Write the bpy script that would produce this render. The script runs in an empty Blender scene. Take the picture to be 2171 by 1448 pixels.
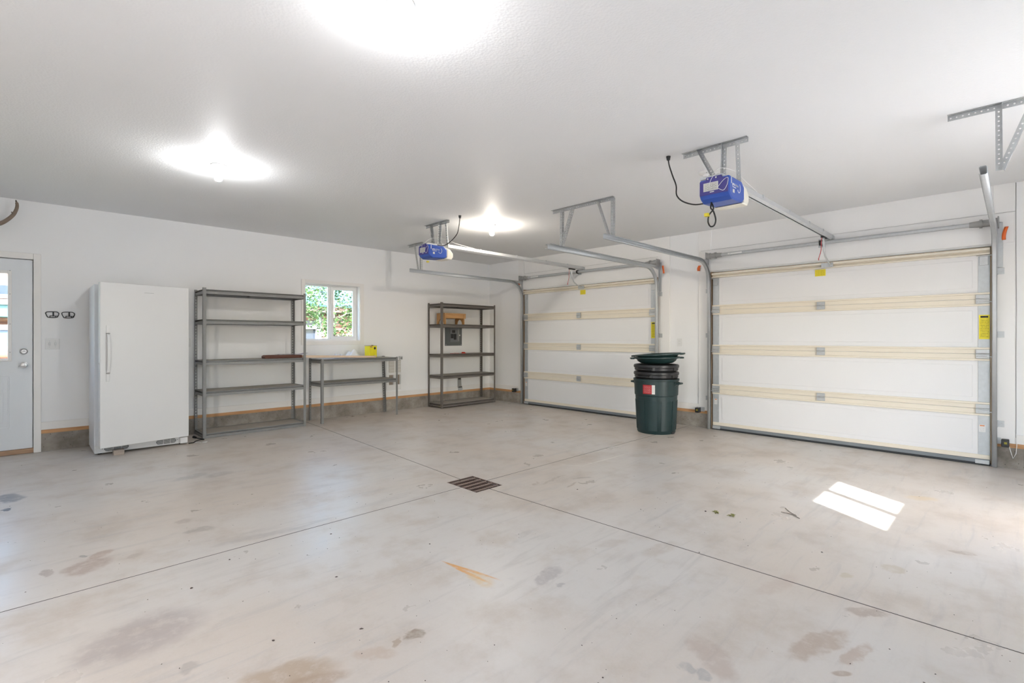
import bpy, bmesh, math, random
from mathutils import Vector, Matrix

random.seed(7)
PI = math.pi
S = bpy.context.scene
COL = S.collection
H = 2.74                                   # ceiling height
RX0, RY0 = -8.70, -8.53                    # left wall plane x, front wall plane y (back wall y=0, door wall x=0)

# ------------------------------------------------------------------ camera
cd = bpy.data.cameras.new('camera')
cam = bpy.data.objects.new('camera', cd); COL.objects.link(cam)
cam.location = (-6.753, -7.515, 1.257)
cam.rotation_euler = (PI/2, 0, math.radians(45.463-90))
cd.sensor_width = 36.0
cd.lens = 36.0*1048.4/2171.0
cd.shift_y = -8.6/2171.0
cd.clip_start = 0.05
S.camera = cam

# ------------------------------------------------------------------ world, sun, exposure
w = bpy.data.worlds.new('sky'); S.world = w; w.use_nodes = True
wn = w.node_tree.nodes; wl = w.node_tree.links
bg = wn['Background']
sky = wn.new('ShaderNodeTexSky'); sky.sky_type = 'NISHITA'
sky.sun_disc = False
sky.sun_elevation = math.radians(38); sky.sun_rotation = math.radians(213)
sky.air_density = 1.0; sky.dust_density = 1.5; sky.ozone_density = 1.0
wl.new(sky.outputs[0], bg.inputs[0]); bg.inputs[1].default_value = 1.1
sd = bpy.data.lights.new('sun', 'SUN'); sd.energy = 13.0; sd.angle = math.radians(0.55); sd.color = (1, .985, .965)
sun = bpy.data.objects.new('sun', sd); COL.objects.link(sun)
sun.rotation_euler = Vector((.656, 1.0, -.94)).to_track_quat('-Z', 'Y').to_euler()
sun.location = (-6, -12, 9)

def portal(loc, rot, sx, sy):
    d = bpy.data.lights.new('portal', 'AREA'); d.shape = 'RECTANGLE'; d.size = sx; d.size_y = sy
    d.cycles.is_portal = True
    o = bpy.data.objects.new('portal', d); COL.objects.link(o); o.location = loc; o.rotation_euler = rot
portal((RX0-.05, -7.125, 1.08), (0, -PI/2, 0), 2.15, 1.15)     # open doorway in the left wall, faces +x
portal((-2.425, RY0-.05, 1.08), (PI/2, 0, 0), .75, 2.15)     # unseen opening added to bring daylight to the right side, faces +y
portal((-3.385, RY0-.05, 1.65), (PI/2, 0, 0), .9, .9)       # window in the front wall, faces +y
portal((-3.30, .10, 1.65), (-PI/2, 0, 0), .9, .9)           # window in the back wall, faces -y

S.view_settings.view_transform = 'Standard'
S.view_settings.look = 'None'
S.view_settings.gamma = 1.0
S.view_settings.use_curve_mapping = False
S.view_settings.exposure = 1.12
S.cycles.use_denoising = True
S.cycles.max_bounces = 9
S.cycles.diffuse_bounces = 5
S.cycles.glossy_bounces = 3
S.cycles.use_adaptive_sampling = True
S.cycles.adaptive_threshold = 0.06
S.cycles.transparent_max_bounces = 16
S.cycles.sample_clamp_indirect = 8.0
S.cycles.caustics_reflective = False
S.cycles.caustics_refractive = False

# ------------------------------------------------------------------ helpers: materials
def N(nt, t, **kw):
    n = nt.nodes.new(t)
    for k, v in kw.items(): setattr(n, k, v)
    return n

def mat(name, col, rough=.6, metal=0., var=.06, vscale=6., bump=0., bscale=80., spec=None, emit=0., coat=0., transl=0.):
    m = bpy.data.materials.new(name); m.use_nodes = True
    nt = m.node_tree; b = nt.nodes['Principled BSDF']
    b.inputs['Roughness'].default_value = rough
    b.inputs['Metallic'].default_value = metal
    if spec is not None: b.inputs['Specular IOR Level'].default_value = spec
    if coat: b.inputs['Coat Weight'].default_value = coat
    g = N(nt, 'ShaderNodeNewGeometry')
    if var:
        no = N(nt, 'ShaderNodeTexNoise'); no.inputs['Scale'].default_value = vscale; no.inputs['Detail'].default_value = 4
        nt.links.new(g.outputs['Position'], no.inputs['Vector'])
        mx = N(nt, 'ShaderNodeMix', data_type='RGBA')
        lo = [max(0, c*(1-var)) for c in col]; hi = [min(1, c*(1+var)) for c in col]
        mx.inputs[6].default_value = (*lo, 1); mx.inputs[7].default_value = (*hi, 1)
        nt.links.new(no.outputs['Fac'], mx.inputs[0]); nt.links.new(mx.outputs[2], b.inputs['Base Color'])
    else:
        b.inputs['Base Color'].default_value = (*col, 1)
    if bump:
        nb = N(nt, 'ShaderNodeTexNoise'); nb.inputs['Scale'].default_value = bscale; nb.inputs['Detail'].default_value = 3
        nt.links.new(g.outputs['Position'], nb.inputs['Vector'])
        bp = N(nt, 'ShaderNodeBump'); bp.inputs['Strength'].default_value = bump; bp.inputs['Distance'].default_value = .004
        nt.links.new(nb.outputs['Fac'], bp.inputs['Height']); nt.links.new(bp.outputs[0], b.inputs['Normal'])
    if emit:
        b.inputs['Emission Color'].default_value = (*col, 1); b.inputs['Emission Strength'].default_value = emit
    return m

def wood(name, c1, c2, axis=0, scale=3., rough=.6):
    m = bpy.data.materials.new(name); m.use_nodes = True
    nt = m.node_tree; b = nt.nodes['Principled BSDF']; b.inputs['Roughness'].default_value = rough
    g = N(nt, 'ShaderNodeNewGeometry'); mp = N(nt, 'ShaderNodeMapping')
    sc = [22., 22., 22.]; sc[axis] = 1.2
    mp.inputs['Scale'].default_value = sc
    nt.links.new(g.outputs['Position'], mp.inputs['Vector'])
    no = N(nt, 'ShaderNodeTexNoise'); no.inputs['Scale'].default_value = scale; no.inputs['Detail'].default_value = 6; no.inputs['Distortion'].default_value = .6
    nt.links.new(mp.outputs[0], no.inputs['Vector'])
    r = N(nt, 'ShaderNodeValToRGB'); r.color_ramp.elements[0].color = (*c1, 1); r.color_ramp.elements[1].color = (*c2, 1)
    r.color_ramp.elements[0].position = .3; r.color_ramp.elements[1].position = .7
    nt.links.new(no.outputs['Fac'], r.inputs[0]); nt.links.new(r.outputs[0], b.inputs['Base Color'])
    return m

def printed(name, paper, ink, rows=9, cover=.5, head=None, headz=.86, axis='Y'):
    """label paper with rows of small print, in generated coordinates (rows along z)"""
    m = bpy.data.materials.new(name); m.use_nodes = True
    nt = m.node_tree; b = nt.nodes['Principled BSDF']; b.inputs['Roughness'].default_value = .5
    tc = N(nt, 'ShaderNodeTexCoord'); sp = N(nt, 'ShaderNodeSeparateXYZ'); nt.links.new(tc.outputs['Generated'], sp.inputs[0])
    cb = N(nt, 'ShaderNodeCombineXYZ')
    nt.links.new(sp.outputs[axis], cb.inputs['X']); nt.links.new(sp.outputs['Z'], cb.inputs['Y'])
    br = N(nt, 'ShaderNodeTexBrick'); br.offset = .37
    br.inputs['Scale'].default_value = rows; br.inputs['Mortar Size'].default_value = .22 ; br.inputs['Brick Width'].default_value = 1.9; br.inputs['Row Height'].default_value = 1.0
    br.inputs['Color1'].default_value = (1, 1, 1, 1); br.inputs['Color2'].default_value = (.5, .5, .5, 1); br.inputs['Mortar'].default_value = (0, 0, 0, 1)
    nt.links.new(cb.outputs[0], br.inputs['Vector'])
    # margins
    def between(sock, lo, hi):
        a = N(nt, 'ShaderNodeMath', operation='GREATER_THAN'); a.inputs[1].default_value = lo; nt.links.new(sock, a.inputs[0])
        c = N(nt, 'ShaderNodeMath', operation='LESS_THAN'); c.inputs[1].default_value = hi; nt.links.new(sock, c.inputs[0])
        d = N(nt, 'ShaderNodeMath', operation='MULTIPLY'); nt.links.new(a.outputs[0], d.inputs[0]); nt.links.new(c.outputs[0], d.inputs[1]); return d.outputs[0]
    a1 = between(sp.outputs[axis], .1, .9); a2 = between(sp.outputs['Z'], .08, headz-.04 if head else .92)
    mm = N(nt, 'ShaderNodeMath', operation='MULTIPLY'); nt.links.new(a1, mm.inputs[0]); nt.links.new(a2, mm.inputs[1])
    m2 = N(nt, 'ShaderNodeMath', operation='MULTIPLY'); nt.links.new(mm.outputs[0], m2.inputs[0]); nt.links.new(br.outputs['Color'], m2.inputs[1])
    m3 = N(nt, 'ShaderNodeMath', operation='MULTIPLY'); nt.links.new(m2.outputs[0], m3.inputs[0]); m3.inputs[1].default_value = cover
    mx = N(nt, 'ShaderNodeMix', data_type='RGBA'); mx.inputs[6].default_value = (*paper, 1); mx.inputs[7].default_value = (*ink, 1)
    nt.links.new(m3.outputs[0], mx.inputs[0]); out = mx.outputs[2]
    if head:
        h1 = between(sp.outputs[axis], .14, .86); h2 = between(sp.outputs['Z'], headz, .96)
        hm = N(nt, 'ShaderNodeMath', operation='MULTIPLY'); nt.links.new(h1, hm.inputs[0]); nt.links.new(h2, hm.inputs[1])
        m4 = N(nt, 'ShaderNodeMix', data_type='RGBA'); nt.links.new(hm.outputs[0], m4.inputs[0]); nt.links.new(out, m4.inputs[6]); m4.inputs[7].default_value = (*head, 1)
        out = m4.outputs[2]
    nt.links.new(out, b.inputs['Base Color'])
    return m

M = {}
M['wall'] = mat('wall_paint', (.89, .89, .89), .55, var=.012, vscale=1.2, bump=.12, bscale=240)
M['trimw'] = mat('trim_white', (.86, .85, .835), .42, var=.015, vscale=5)
M['trimwarm'] = mat('trim_white_warm', (.86, .84, .815), .45, var=.02, vscale=5)
M['sill'] = wood('raw_fir', (.47, .24, .10), (.66, .37, .18), 0)
M['silly'] = wood('raw_fir_cross', (.47, .24, .10), (.66, .37, .18), 1)
M['jamb'] = wood('brown_jamb', (.22, .13, .07), (.36, .23, .13), 2)
M['doorpaint'] = mat('door_paint', (.78, .81, .84), .4, var=.02)
M['threshold'] = wood('threshold_oak', (.36, .22, .13), (.5, .33, .21), 0)
M['panel'] = mat('door_panel_white', (.80, .80, .805), .45, var=.012, vscale=3, bump=.05, bscale=150)
M['cream'] = mat('cream_steel', (.79, .73, .62), .4, var=.02)
M['galv'] = mat('galvanised_steel', (.52, .54, .55), .5, metal=.45, var=.10, vscale=40)
M['galvd'] = mat('galvanised_stile', (.52, .55, .57), .5, metal=.4, var=.12, vscale=30)
M['galvh'] = mat('slotted_angle_steel', (.46, .47, .47), .5, metal=.45, var=.12, vscale=40)
M['track'] = mat('track_steel', (.50, .52, .53), .45, metal=.45, var=.08, vscale=25)
M['alu'] = mat('grey_rail', (.58, .59, .59), .45, metal=.35, var=.05, vscale=20)
M['cast'] = mat('grey_plastic', (.34, .34, .33), .55, var=.08, vscale=30)
M['dark'] = mat('dark_plastic', (.02, .02, .022), .5, var=.1)
M['rubber'] = mat('black_rubber', (.025, .027, .03), .6, var=.1)
M['gasket'] = mat('grey_vinyl', (.20, .22, .24), .5, var=.1)
M['blue'] = mat('blue_plastic', (.030, .090, .42), .34, var=.05)
M['bluedark'] = mat('indigo_plastic', (.055, .045, .25), .36, var=.05)
M['lens'] = mat('cream_lens', (.80, .76, .66), .4, var=.02)
M['wire'] = mat('white_wire', (.82, .82, .81), .5, var=.02)
M['cord'] = mat('black_cord', (.02, .02, .02), .5, var=.05)
M['orange'] = mat('orange_vinyl', (.86, .17, .035), .5, var=.05)
M['clipred'] = mat('bright_red_plastic', (.60, .045, .02), .45, var=.05)
M['red'] = mat('red_cord', (.55, .05, .06), .6, var=.08)
M['yellow'] = mat('yellow_tag', (.80, .66, .04), .5, var=.05)
M['sticker'] = mat('white_sticker', (.82, .82, .80), .5, var=.02)
M['fridge'] = mat('white_enamel', (.74, .745, .75), .3, var=.008, vscale=2)
M['fridgeside'] = mat('white_enamel_blue_lit', (.72, .74, .77), .35, var=.01, vscale=2)  # bluish light from the left is put into this enamel's colour
M['vent'] = mat('vent_shadow', (.07, .07, .075), .7, var=.05)
M['rackA'] = mat('grey_powdercoat', (.225, .225, .222), .42, metal=.15, var=.10, vscale=30)
M['rackC'] = mat('brown_grey_powdercoat', (.150, .134, .122), .45, metal=.15, var=.08, vscale=30)
M['deck'] = wood('particle_board', (.38, .345, .30), (.47, .43, .38), 0, 6., .8)
M['ply'] = wood('pale_board', (.70, .52, .36), (.80, .63, .47), 0, 4.)
M['redwood'] = wood('stained_redwood', (.10, .035, .022), (.20, .075, .045), 0, 3.)
M['pine'] = wood('pine_stool', (.42, .22, .08), (.58, .33, .14), 0, 3.)
M['oldwood'] = wood('weathered_block', (.30, .25, .21), (.42, .36, .31), 0, 3.)
M['cloth'] = mat('white_cloth', (.86, .87, .90), .9, var=.03)
M['paper'] = printed('newsprint', (.72, .72, .76), (.12, .12, .14), 14, .7, axis='X')
M['purple'] = mat('mauve_paper', (.33, .26, .31), .7, var=.15, vscale=15)
M['tin'] = mat('yellow_tin', (.88, .78, .02), .3, var=.06, vscale=14)
M['tinside'] = mat('yellow_tin_side', (.80, .66, .02), .3, var=.03)
M['rust'] = mat('brown_tin_lid', (.20, .12, .07), .5, metal=.3, var=.2)
M['elec'] = mat('grey_panel_paint', (.14, .15, .155), .5, var=.04)
M['elecl'] = mat('grey_panel_light', (.19, .20, .21), .45, var=.04)
M['green'] = mat('dark_green_plastic', (.011, .032, .034), .42, var=.22, vscale=7, bump=.06, bscale=120)
M['greenlid'] = mat('green_lid_plastic', (.014, .040, .040), .42, var=.15, vscale=9)
M['blackbin'] = mat('black_bin_plastic', (.017, .017, .019), .36, var=.12, vscale=9)
M['redlabel'] = printed('red_bin_label', (.42, .012, .02), (.75, .55, .53), 9, .38)
M['barcode'] = printed('white_bin_label', (.78, .77, .74), (.1, .1, .1), 12, .5)
M['ironlight'] = mat('worn_iron', (.30, .215, .175), .7, metal=.1, var=.25, vscale=40)
M['iron'] = mat('cast_iron', (.12, .075, .058), .75, metal=.2, var=.3, vscale=40)
M['pit'] = mat('drain_pit', (.018, .012, .010), .9, var=.2)
M['groove'] = mat('joint_dirt', (.045, .037, .030), .9, var=.2)
M['porcelain'] = mat('white_porcelain', (.80, .79, .77), .35, var=.01)
M['antler'] = mat('antler_bone', (.24, .18, .135), .6, var=.35, vscale=30)
M['antlertip'] = mat('antler_tip', (.07, .055, .045), .5, var=.2)
M['chrome'] = mat('satin_nickel', (.62, .62, .62), .3, metal=.9, var=.02)
M['plate'] = mat('white_plate', (.80, .80, .79), .35, var=.01)
M['greywire'] = mat('grey_wire', (.42, .41, .40), .5, var=.02)
M['slot'] = mat('grey_slot', (.25, .25, .25), .5, var=.02)
M['grille'] = mat('beige_grille', (.50, .46, .41), .6, var=.05)
M['browngrille'] = mat('brown_grille', (.27, .22, .18), .6, var=.1)
M['smoke'] = mat('black_hook_frame', (.012, .013, .016), .4, var=.05)
M['debris'] = mat('dark_debris', (.07, .05, .04), .9, var=.4, vscale=60)
M['weed'] = mat('dry_weed', (.25, .24, .07), .9, var=.3, vscale=60)
M['twig'] = mat('grey_twig', (.20, .16, .13), .9, var=.2)
M['leaf'] = mat('green_leaf', (.052, .098, .022), .5, var=.6, vscale=9)
M['bark'] = mat('grey_bark', (.20, .17, .14), .85, var=.3, vscale=20)
M['log'] = wood('log_stain', (.23, .10, .072), (.30, .155, .115), 0, 2.)
M['teal'] = mat('teal_roof', (.070, .170, .180), .45, var=.05)
M['tealdark'] = mat('dark_teal_edge', (.03, .09, .08), .6, var=.1)
M['fascia'] = mat('pink_fascia', (.23, .125, .095), .7, var=.08)
M['shade'] = mat('dark_window', (.04, .05, .07), .15, var=.05)
M['grass'] = mat('outside_grass', (.22, .23, .13), .95, var=.3, vscale=3)
M['apron'] = mat('bounce_concrete', (.56, .545, .52), .9, var=.08, vscale=2)  # unseen ground, kept pale to bounce sunlight onto the ceiling
M['stucco'] = mat('outside_white', (.36, .36, .37), .7, var=.03)
M['bluevan'] = mat('slate_paint', (.12, .16, .25), .3, var=.05)
M['yellowlabel'] = printed('yellow_warning', (.82, .70, .02), (.16, .13, .01), 15, .8, head=(.02, .02, .01), headz=.88)
M['yellowsmall'] = printed('yellow_notice', (.80, .68, .03), (.30, .24, .02), 7, .7)
M['opsticker'] = printed('spec_sticker', (.62, .61, .57), (.12, .12, .12), 7, .55)
M['oliveprint'] = mat('olive_print', (.32, .28, .03), .6)
M['tag'] = printed('white_print', (.80, .80, .79), (.35, .35, .36), 8, .6, head=(.75, .22, .05), headz=.82)

def glass_mat():
    m = bpy.data.materials.new('window_glass'); m.use_nodes = True; nt = m.node_tree
    nt.nodes.remove(nt.nodes['Principled BSDF'])
    o = nt.nodes['Material Output']; t = N(nt, 'ShaderNodeBsdfTransparent'); t.inputs[0].default_value = (.93, .96, .96, 1)
    g = N(nt, 'ShaderNodeBsdfGlossy'); g.inputs['Roughness'].default_value = .02
    f = N(nt, 'ShaderNodeLayerWeight'); f.inputs[0].default_value = .5
    p5 = N(nt, 'ShaderNodeMath', operation='POWER'); p5.inputs[1].default_value = 5; nt.links.new(f.outputs['Facing'], p5.inputs[0])
    ma = N(nt, 'ShaderNodeMath', operation='MULTIPLY_ADD'); ma.inputs[1].default_value = .7; ma.inputs[2].default_value = .035; nt.links.new(p5.outputs[0], ma.inputs[0])
    mx = N(nt, 'ShaderNodeMixShader'); nt.links.new(ma.outputs[0], mx.inputs[0]); nt.links.new(t.outputs[0], mx.inputs[1]); nt.links.new(g.outputs[0], mx.inputs[2])
    nt.links.new(mx.outputs[0], o.inputs[0]); return m
M['glass'] = glass_mat()

def ceiling_mat():
    m = bpy.data.materials.new('ceiling_texture'); m.use_nodes = True; nt = m.node_tree; b = nt.nodes['Principled BSDF']
    b.inputs['Roughness'].default_value = .58
    b.inputs['Specular IOR Level'].default_value = .18
    g = N(nt, 'ShaderNodeNewGeometry')
    n1 = N(nt, 'ShaderNodeTexNoise'); n1.inputs['Scale'].default_value = 55; n1.inputs['Detail'].default_value = 4
    nt.links.new(g.outputs['Position'], n1.inputs['Vector'])
    n2 = N(nt, 'ShaderNodeTexVoronoi'); n2.inputs['Scale'].default_value = 70
    nt.links.new(g.outputs['Position'], n2.inputs['Vector'])
    ad = N(nt, 'ShaderNodeMath', operation='ADD'); nt.links.new(n1.outputs['Fac'], ad.inputs[0]); nt.links.new(n2.outputs['Distance'], ad.inputs[1])
    bp = N(nt, 'ShaderNodeBump'); bp.inputs['Strength'].default_value = .15; bp.inputs['Distance'].default_value = .005
    nt.links.new(ad.outputs[0], bp.inputs['Height']); nt.links.new(bp.outputs[0], b.inputs['Normal'])
    b.inputs['Base Color'].default_value = (.85, .855, .86, 1)
    return m
M['ceiling'] = ceiling_mat()

# floor: stained concrete; every stain is a spot of its own at its place on the slab
STAINS = [  # x, y, e1x, e1y, e2x, e2y, colour, strength, softness
 (-6.394,-4.931, .26,.045, .024,-.199, (.36,.31,.30), .55, .5),
 (-6.513,-3.943, .111,.02, .006,-.11, (.36,.26,.21), .6, .45),
 (-6.44,-3.80, .06,.03, .006,-.06, (.38,.26,.20), .6, .4),
 (-6.665,-3.879, .032,-.006, .004,-.062, (.30,.23,.20), .6, .4),
 (-6.843,-1.998, .085,-.002, .016,-.17, (.15,.16,.19), .75, .3),
 (-6.849,-2.349, .027,.002, .003,-.045, (.05,.05,.06), .9, .3),
 (-6.056,-5.614, .179,-.082, -.05,-.07, (.42,.31,.21), .75, .5),
 (-6.00,-5.72, .12,-.06, -.03,-.05, (.40,.29,.20), .7, .5),
 (-5.043,-5.452, .045,-.205, -.012,-.005, (.66,.30,.06), .85, .5),
 (-5.071,-5.454, .012,-.20, -.014,-.004, (.68,.32,.07), .85, .5),
 (-5.061,-5.559, .001,-.11, -.05,-.017, (.66,.46,.22), .55, .6),
 (-4.778,-5.787, .087,-.019, -.09,-.06, (.36,.33,.33), .6, .4),
 (-4.823,-5.903, .028,-.014, -.024,-.016, (.36,.33,.33), .55, .4),
 (-5.581,-5.722, .046,-.003, -.018,-.036, (.27,.20,.14), .8, .4),
 (-5.66,-5.722, .022,0, -.014,-.025, (.38,.28,.20), .7, .4),
 (-4.423,-6.948, .157,-.08, -.13,-.004, (.40,.30,.23), .6, .4),
 (-4.40,-7.07, .10,-.03, -.05,-.03, (.42,.31,.24), .55, .4),
 (-4.009,-7.036, .05,-.085, -.055,0, (.36,.28,.23), .65, .4),
 (-4.824,-6.665, -.07,-.13, .08,-.009, (.42,.33,.28), .5, .45),
 (-4.967,-6.629, -.004,-.034, -.036,-.003, (.33,.33,.33), .55, .4),
 (-4.95,-6.688, -.011,-.039, -.033,.005, (.33,.33,.33), .55, .4),
 (-4.577,-7.061, .027,-.03, -.02,-.005, (.36,.26,.19), .7, .4),
 (-3.385,-7.053, .027,-.057, -.05,-.003, (.46,.38,.26), .5, .4),
 (-3.663,-6.898, .016,-.03, -.05,-.008, (.50,.42,.28), .5, .4),
 (-2.861,-7.303, .018,-.06, -.035,.001, (.36,.28,.22), .65, .4),
 (-1.764,-6.995, .05,-.13, -.08,-.008, (.66,.50,.28), .5, .6),
 (-3.20,-4.80, .09,-.045, -.02,-.015, (.38,.33,.29), .6, .4),
 (-3.43,-4.86, .10,.01, -.02,-.018, (.40,.32,.26), .65, .4),
 (-3.44,-4.65, .20,.02, -.015,-.018, (.42,.35,.29), .55, .4),
 (-3.62,-4.62, .05,.02, -.03,-.03, (.40,.32,.26), .55, .4),
 (-5.976,-3.534, .062,-.011, -.013,-.06, (.40,.33,.29), .5, .5),
 (-5.942,-3.788, .093,-.023, -.019,-.055, (.34,.30,.27), .55, .5),
 (-5.689,-2.307, .154,.023, -.033,-.10, (.33,.33,.32), .45, .5),
 (-5.481,-2.381, .132,-.019, -.039,-.10, (.36,.32,.30), .45, .5),
 (-6.293,-3.945, .045,.001, -.006,-.046, (.40,.34,.30), .4, .5),
 (-6.517,-3.759, .022,-.012, -.004,-.028, (.22,.21,.20), .6, .4),
 (-2.922,-4.476, .064,-.101, -.010,-.006, (.72,.68,.62), .8, .2),
 (-2.502,-4.561, .353,-.016, -.008,-.016, (.74,.70,.64), .8, .2),
 (-2.454,-3.726, .307,-.03, -.008,-.018, (.68,.62,.55), .6, .2),
 (-5.672,-4.172, .341,-.056, -.009,-.05, (.42,.39,.38), .4, .5),
 (-4.07,-6.042, .163,-.067, -.096,-.038, (.47,.40,.34), .45, .6),
 (-4.184,-5.789, .114,-.062, -.061,-.035, (.47,.41,.36), .4, .6),
 (-3.435,-7.384, .004,-.066, -.097,.004, (.48,.42,.36), .4, .6),
 (-4.026,-6.673, .168,-.062, -.11,-.031, (.50,.40,.34), .4, .6),
 (-5.755,-5.736, .075,-.053, -.028,-.033, (.50,.38,.29), .5, .5),
 (-6.313,-5.324, .045,-.006, -.01,-.034, (.34,.30,.27), .45, .5),
]
def floor_mat(bounds):
    m = bpy.data.materials.new('stained_concrete'); m.use_nodes = True; nt = m.node_tree; L = nt.links
    b = nt.nodes['Principled BSDF']
    g = N(nt, 'ShaderNodeNewGeometry'); P = g.outputs['Position']
    def noise(scale, detail=5, rough=.55, src=P, dist=0.):
        n = N(nt, 'ShaderNodeTexNoise'); n.inputs['Scale'].default_value = scale; n.inputs['Detail'].default_value = detail
        n.inputs['Roughness'].default_value = rough; n.inputs['Distortion'].default_value = dist; L.new(src, n.inputs['Vector']); return n
    def mix(f, a, c, blend='MIX'):
        x = N(nt, 'ShaderNodeMix', data_type='RGBA', blend_type=blend)
        for i, v in ((0, f), (6, a), (7, c)):
            if isinstance(v, (int, float)): x.inputs[i].default_value = v
            elif isinstance(v, tuple): x.inputs[i].default_value = (*v, 1)
            else: L.new(v, x.inputs[i])
        return x.outputs[2]
    def mr(s, a, c, lo=0., hi=1., smooth=True):
        x = N(nt, 'ShaderNodeMapRange'); x.interpolation_type = 'SMOOTHSTEP' if smooth else 'LINEAR'
        L.new(s, x.inputs[0]); x.inputs[1].default_value = a; x.inputs[2].default_value = c; x.inputs[3].default_value = lo; x.inputs[4].default_value = hi; return x.outputs[0]
    def mul(a, c):
        x = N(nt, 'ShaderNodeMath', operation='MULTIPLY')
        for i, v in ((0, a), (1, c)):
            if isinstance(v, (int, float)): x.inputs[i].default_value = v
            else: L.new(v, x.inputs[i])
        return x.outputs[0]
    n1 = noise(.55, 2); n2 = noise(2.6, 5, .62); n3 = noise(14, 4, .65); n4 = noise(90, 2)
    mp = N(nt, 'ShaderNodeMapping'); mp.inputs['Rotation'].default_value = (0, 0, .5); mp.inputs['Scale'].default_value = (1.2, 9, 1); L.new(P, mp.inputs[0])
    n5 = noise(1.6, 4, .6, mp.outputs[0], .8)
    c = mix(mr(n1.outputs['Fac'], .35, .65), (.62, .545, .475), (.635, .60, .565))
    c = mix(mul(mr(n2.outputs['Fac'], .46, .72), .6), c, (.50, .425, .355))
    c = mix(mul(mr(n5.outputs['Fac'], .50, .75), .45), c, (.45, .42, .40))
    c = mix(mul(mr(n3.outputs['Fac'], .55, .8), .22), c, (.42, .37, .33))
    c = mix(mul(mr(n4.outputs['Fac'], .35, .75), .10), c, (.70, .68, .66))
    # old broom and sweep marks: thin dark arcs
    # faint ring left by a barrel
    dist = noise(7, 4, .6); vs = N(nt, 'ShaderNodeVectorMath', operation='SUBTRACT'); L.new(dist.outputs['Color'], vs.inputs[0]); vs.inputs[1].default_value = (.5, .5, .5)
    vsc = N(nt, 'ShaderNodeVectorMath', operation='SCALE'); L.new(vs.outputs[0], vsc.inputs[0]); vsc.inputs['Scale'].default_value = .13
    va = N(nt, 'ShaderNodeVectorMath', operation='ADD'); L.new(P, va.inputs[0]); L.new(vsc.outputs[0], va.inputs[1]); PD = va.outputs[0]
    vt = N(nt, 'ShaderNodeVectorMath', operation='SCALE'); L.new(vs.outputs[0], vt.inputs[0]); vt.inputs['Scale'].default_value = .018
    vb = N(nt, 'ShaderNodeVectorMath', operation='ADD'); L.new(P, vb.inputs[0]); L.new(vt.outputs[0], vb.inputs[1]); PT = vb.outputs[0]
    brk = mr(n3.outputs['Fac'], .3, .55, .35, 1.)
    for (x, y, ax, ay, bx, by, col, st, soft) in STAINS:
        ext = max(math.hypot(ax, ay), math.hypot(bx, by))+.1
        if x+ext < bounds[0] or x-ext > bounds[1] or y+ext < bounds[2] or y-ext > bounds[3]: continue
        det = ax*by-ay*bx
        thin = min(math.hypot(ax, ay), math.hypot(bx, by)) < .022
        su = N(nt, 'ShaderNodeVectorMath', operation='SUBTRACT'); L.new(PT if thin else PD, su.inputs[0]); su.inputs[1].default_value = (x, y, 0)
        d1 = N(nt, 'ShaderNodeVectorMath', operation='DOT_PRODUCT'); L.new(su.outputs[0], d1.inputs[0]); d1.inputs[1].default_value = (by/det, -bx/det, 0)
        d2 = N(nt, 'ShaderNodeVectorMath', operation='DOT_PRODUCT'); L.new(su.outputs[0], d2.inputs[0]); d2.inputs[1].default_value = (-ay/det, ax/det, 0)
        cb = N(nt, 'ShaderNodeCombineXYZ'); L.new(d1.outputs['Value'], cb.inputs[0]); L.new(d2.outputs['Value'], cb.inputs[1])
        ln = N(nt, 'ShaderNodeVectorMath', operation='LENGTH'); L.new(cb.outputs[0], ln.inputs[0])
        f = mul(mr(ln.outputs['Value'], 1.08, 1.08-soft, 0, st), brk)
        c = mix(f, c, col)
    L.new(c, b.inputs['Base Color'])
    L.new(mr(n2.outputs['Fac'], .3, .75, .27, .46), b.inputs['Roughness'])
    b.inputs['Specular IOR Level'].default_value = .5
    bp = N(nt, 'ShaderNodeBump'); bp.inputs['Strength'].default_value = .12; bp.inputs['Distance'].default_value = .004
    L.new(n3.outputs['Fac'], bp.inputs['Height']); L.new(bp.outputs[0], b.inputs['Normal'])
    return m

def stem_mat():
    m = bpy.data.materials.new('raw_concrete'); m.use_nodes = True; nt = m.node_tree; L = nt.links; b = nt.nodes['Principled BSDF']
    g = N(nt, 'ShaderNodeNewGeometry')
    a = N(nt, 'ShaderNodeTexNoise'); a.inputs['Scale'].default_value = 4; a.inputs['Detail'].default_value = 8; a.inputs['Roughness'].default_value = .65; L.new(g.outputs['Position'], a.inputs['Vector'])
    r = N(nt, 'ShaderNodeValToRGB'); e = r.color_ramp.elements
    e[0].position = .3; e[0].color = (.17, .145, .12, 1); e[1].position = .72; e[1].color = (.42, .385, .34, 1)
    L.new(a.outputs['Fac'], r.inputs[0])
    v = N(nt, 'ShaderNodeTexVoronoi'); v.inputs['Scale'].default_value = 26; L.new(g.outputs['Position'], v.inputs['Vector'])
    mr_ = N(nt, 'ShaderNodeMapRange'); mr_.inputs[1].default_value = .05; mr_.inputs[2].default_value = .16; L.new(v.outputs['Distance'], mr_.inputs[0])
    x = N(nt, 'ShaderNodeMix', data_type='RGBA'); x.inputs[6].default_value = (.08, .07, .06, 1); L.new(mr_.outputs[0], x.inputs[0]); L.new(r.outputs[0], x.inputs[7])
    L.new(x.outputs[2], b.inputs['Base Color']); b.inputs['Roughness'].default_value = .9
    bp = N(nt, 'ShaderNodeBump'); bp.inputs['Strength'].default_value = .5; bp.inputs['Distance'].default_value = .01; L.new(a.outputs['Fac'], bp.inputs['Height']); L.new(bp.outputs[0], b.inputs['Normal'])
    return m
M['stem'] = stem_mat()

# ------------------------------------------------------------------ helpers: geometry
def root_origin(o):
    while o.parent: o = o.parent
    return o.location.copy(), o.rotation_euler.z

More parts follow.
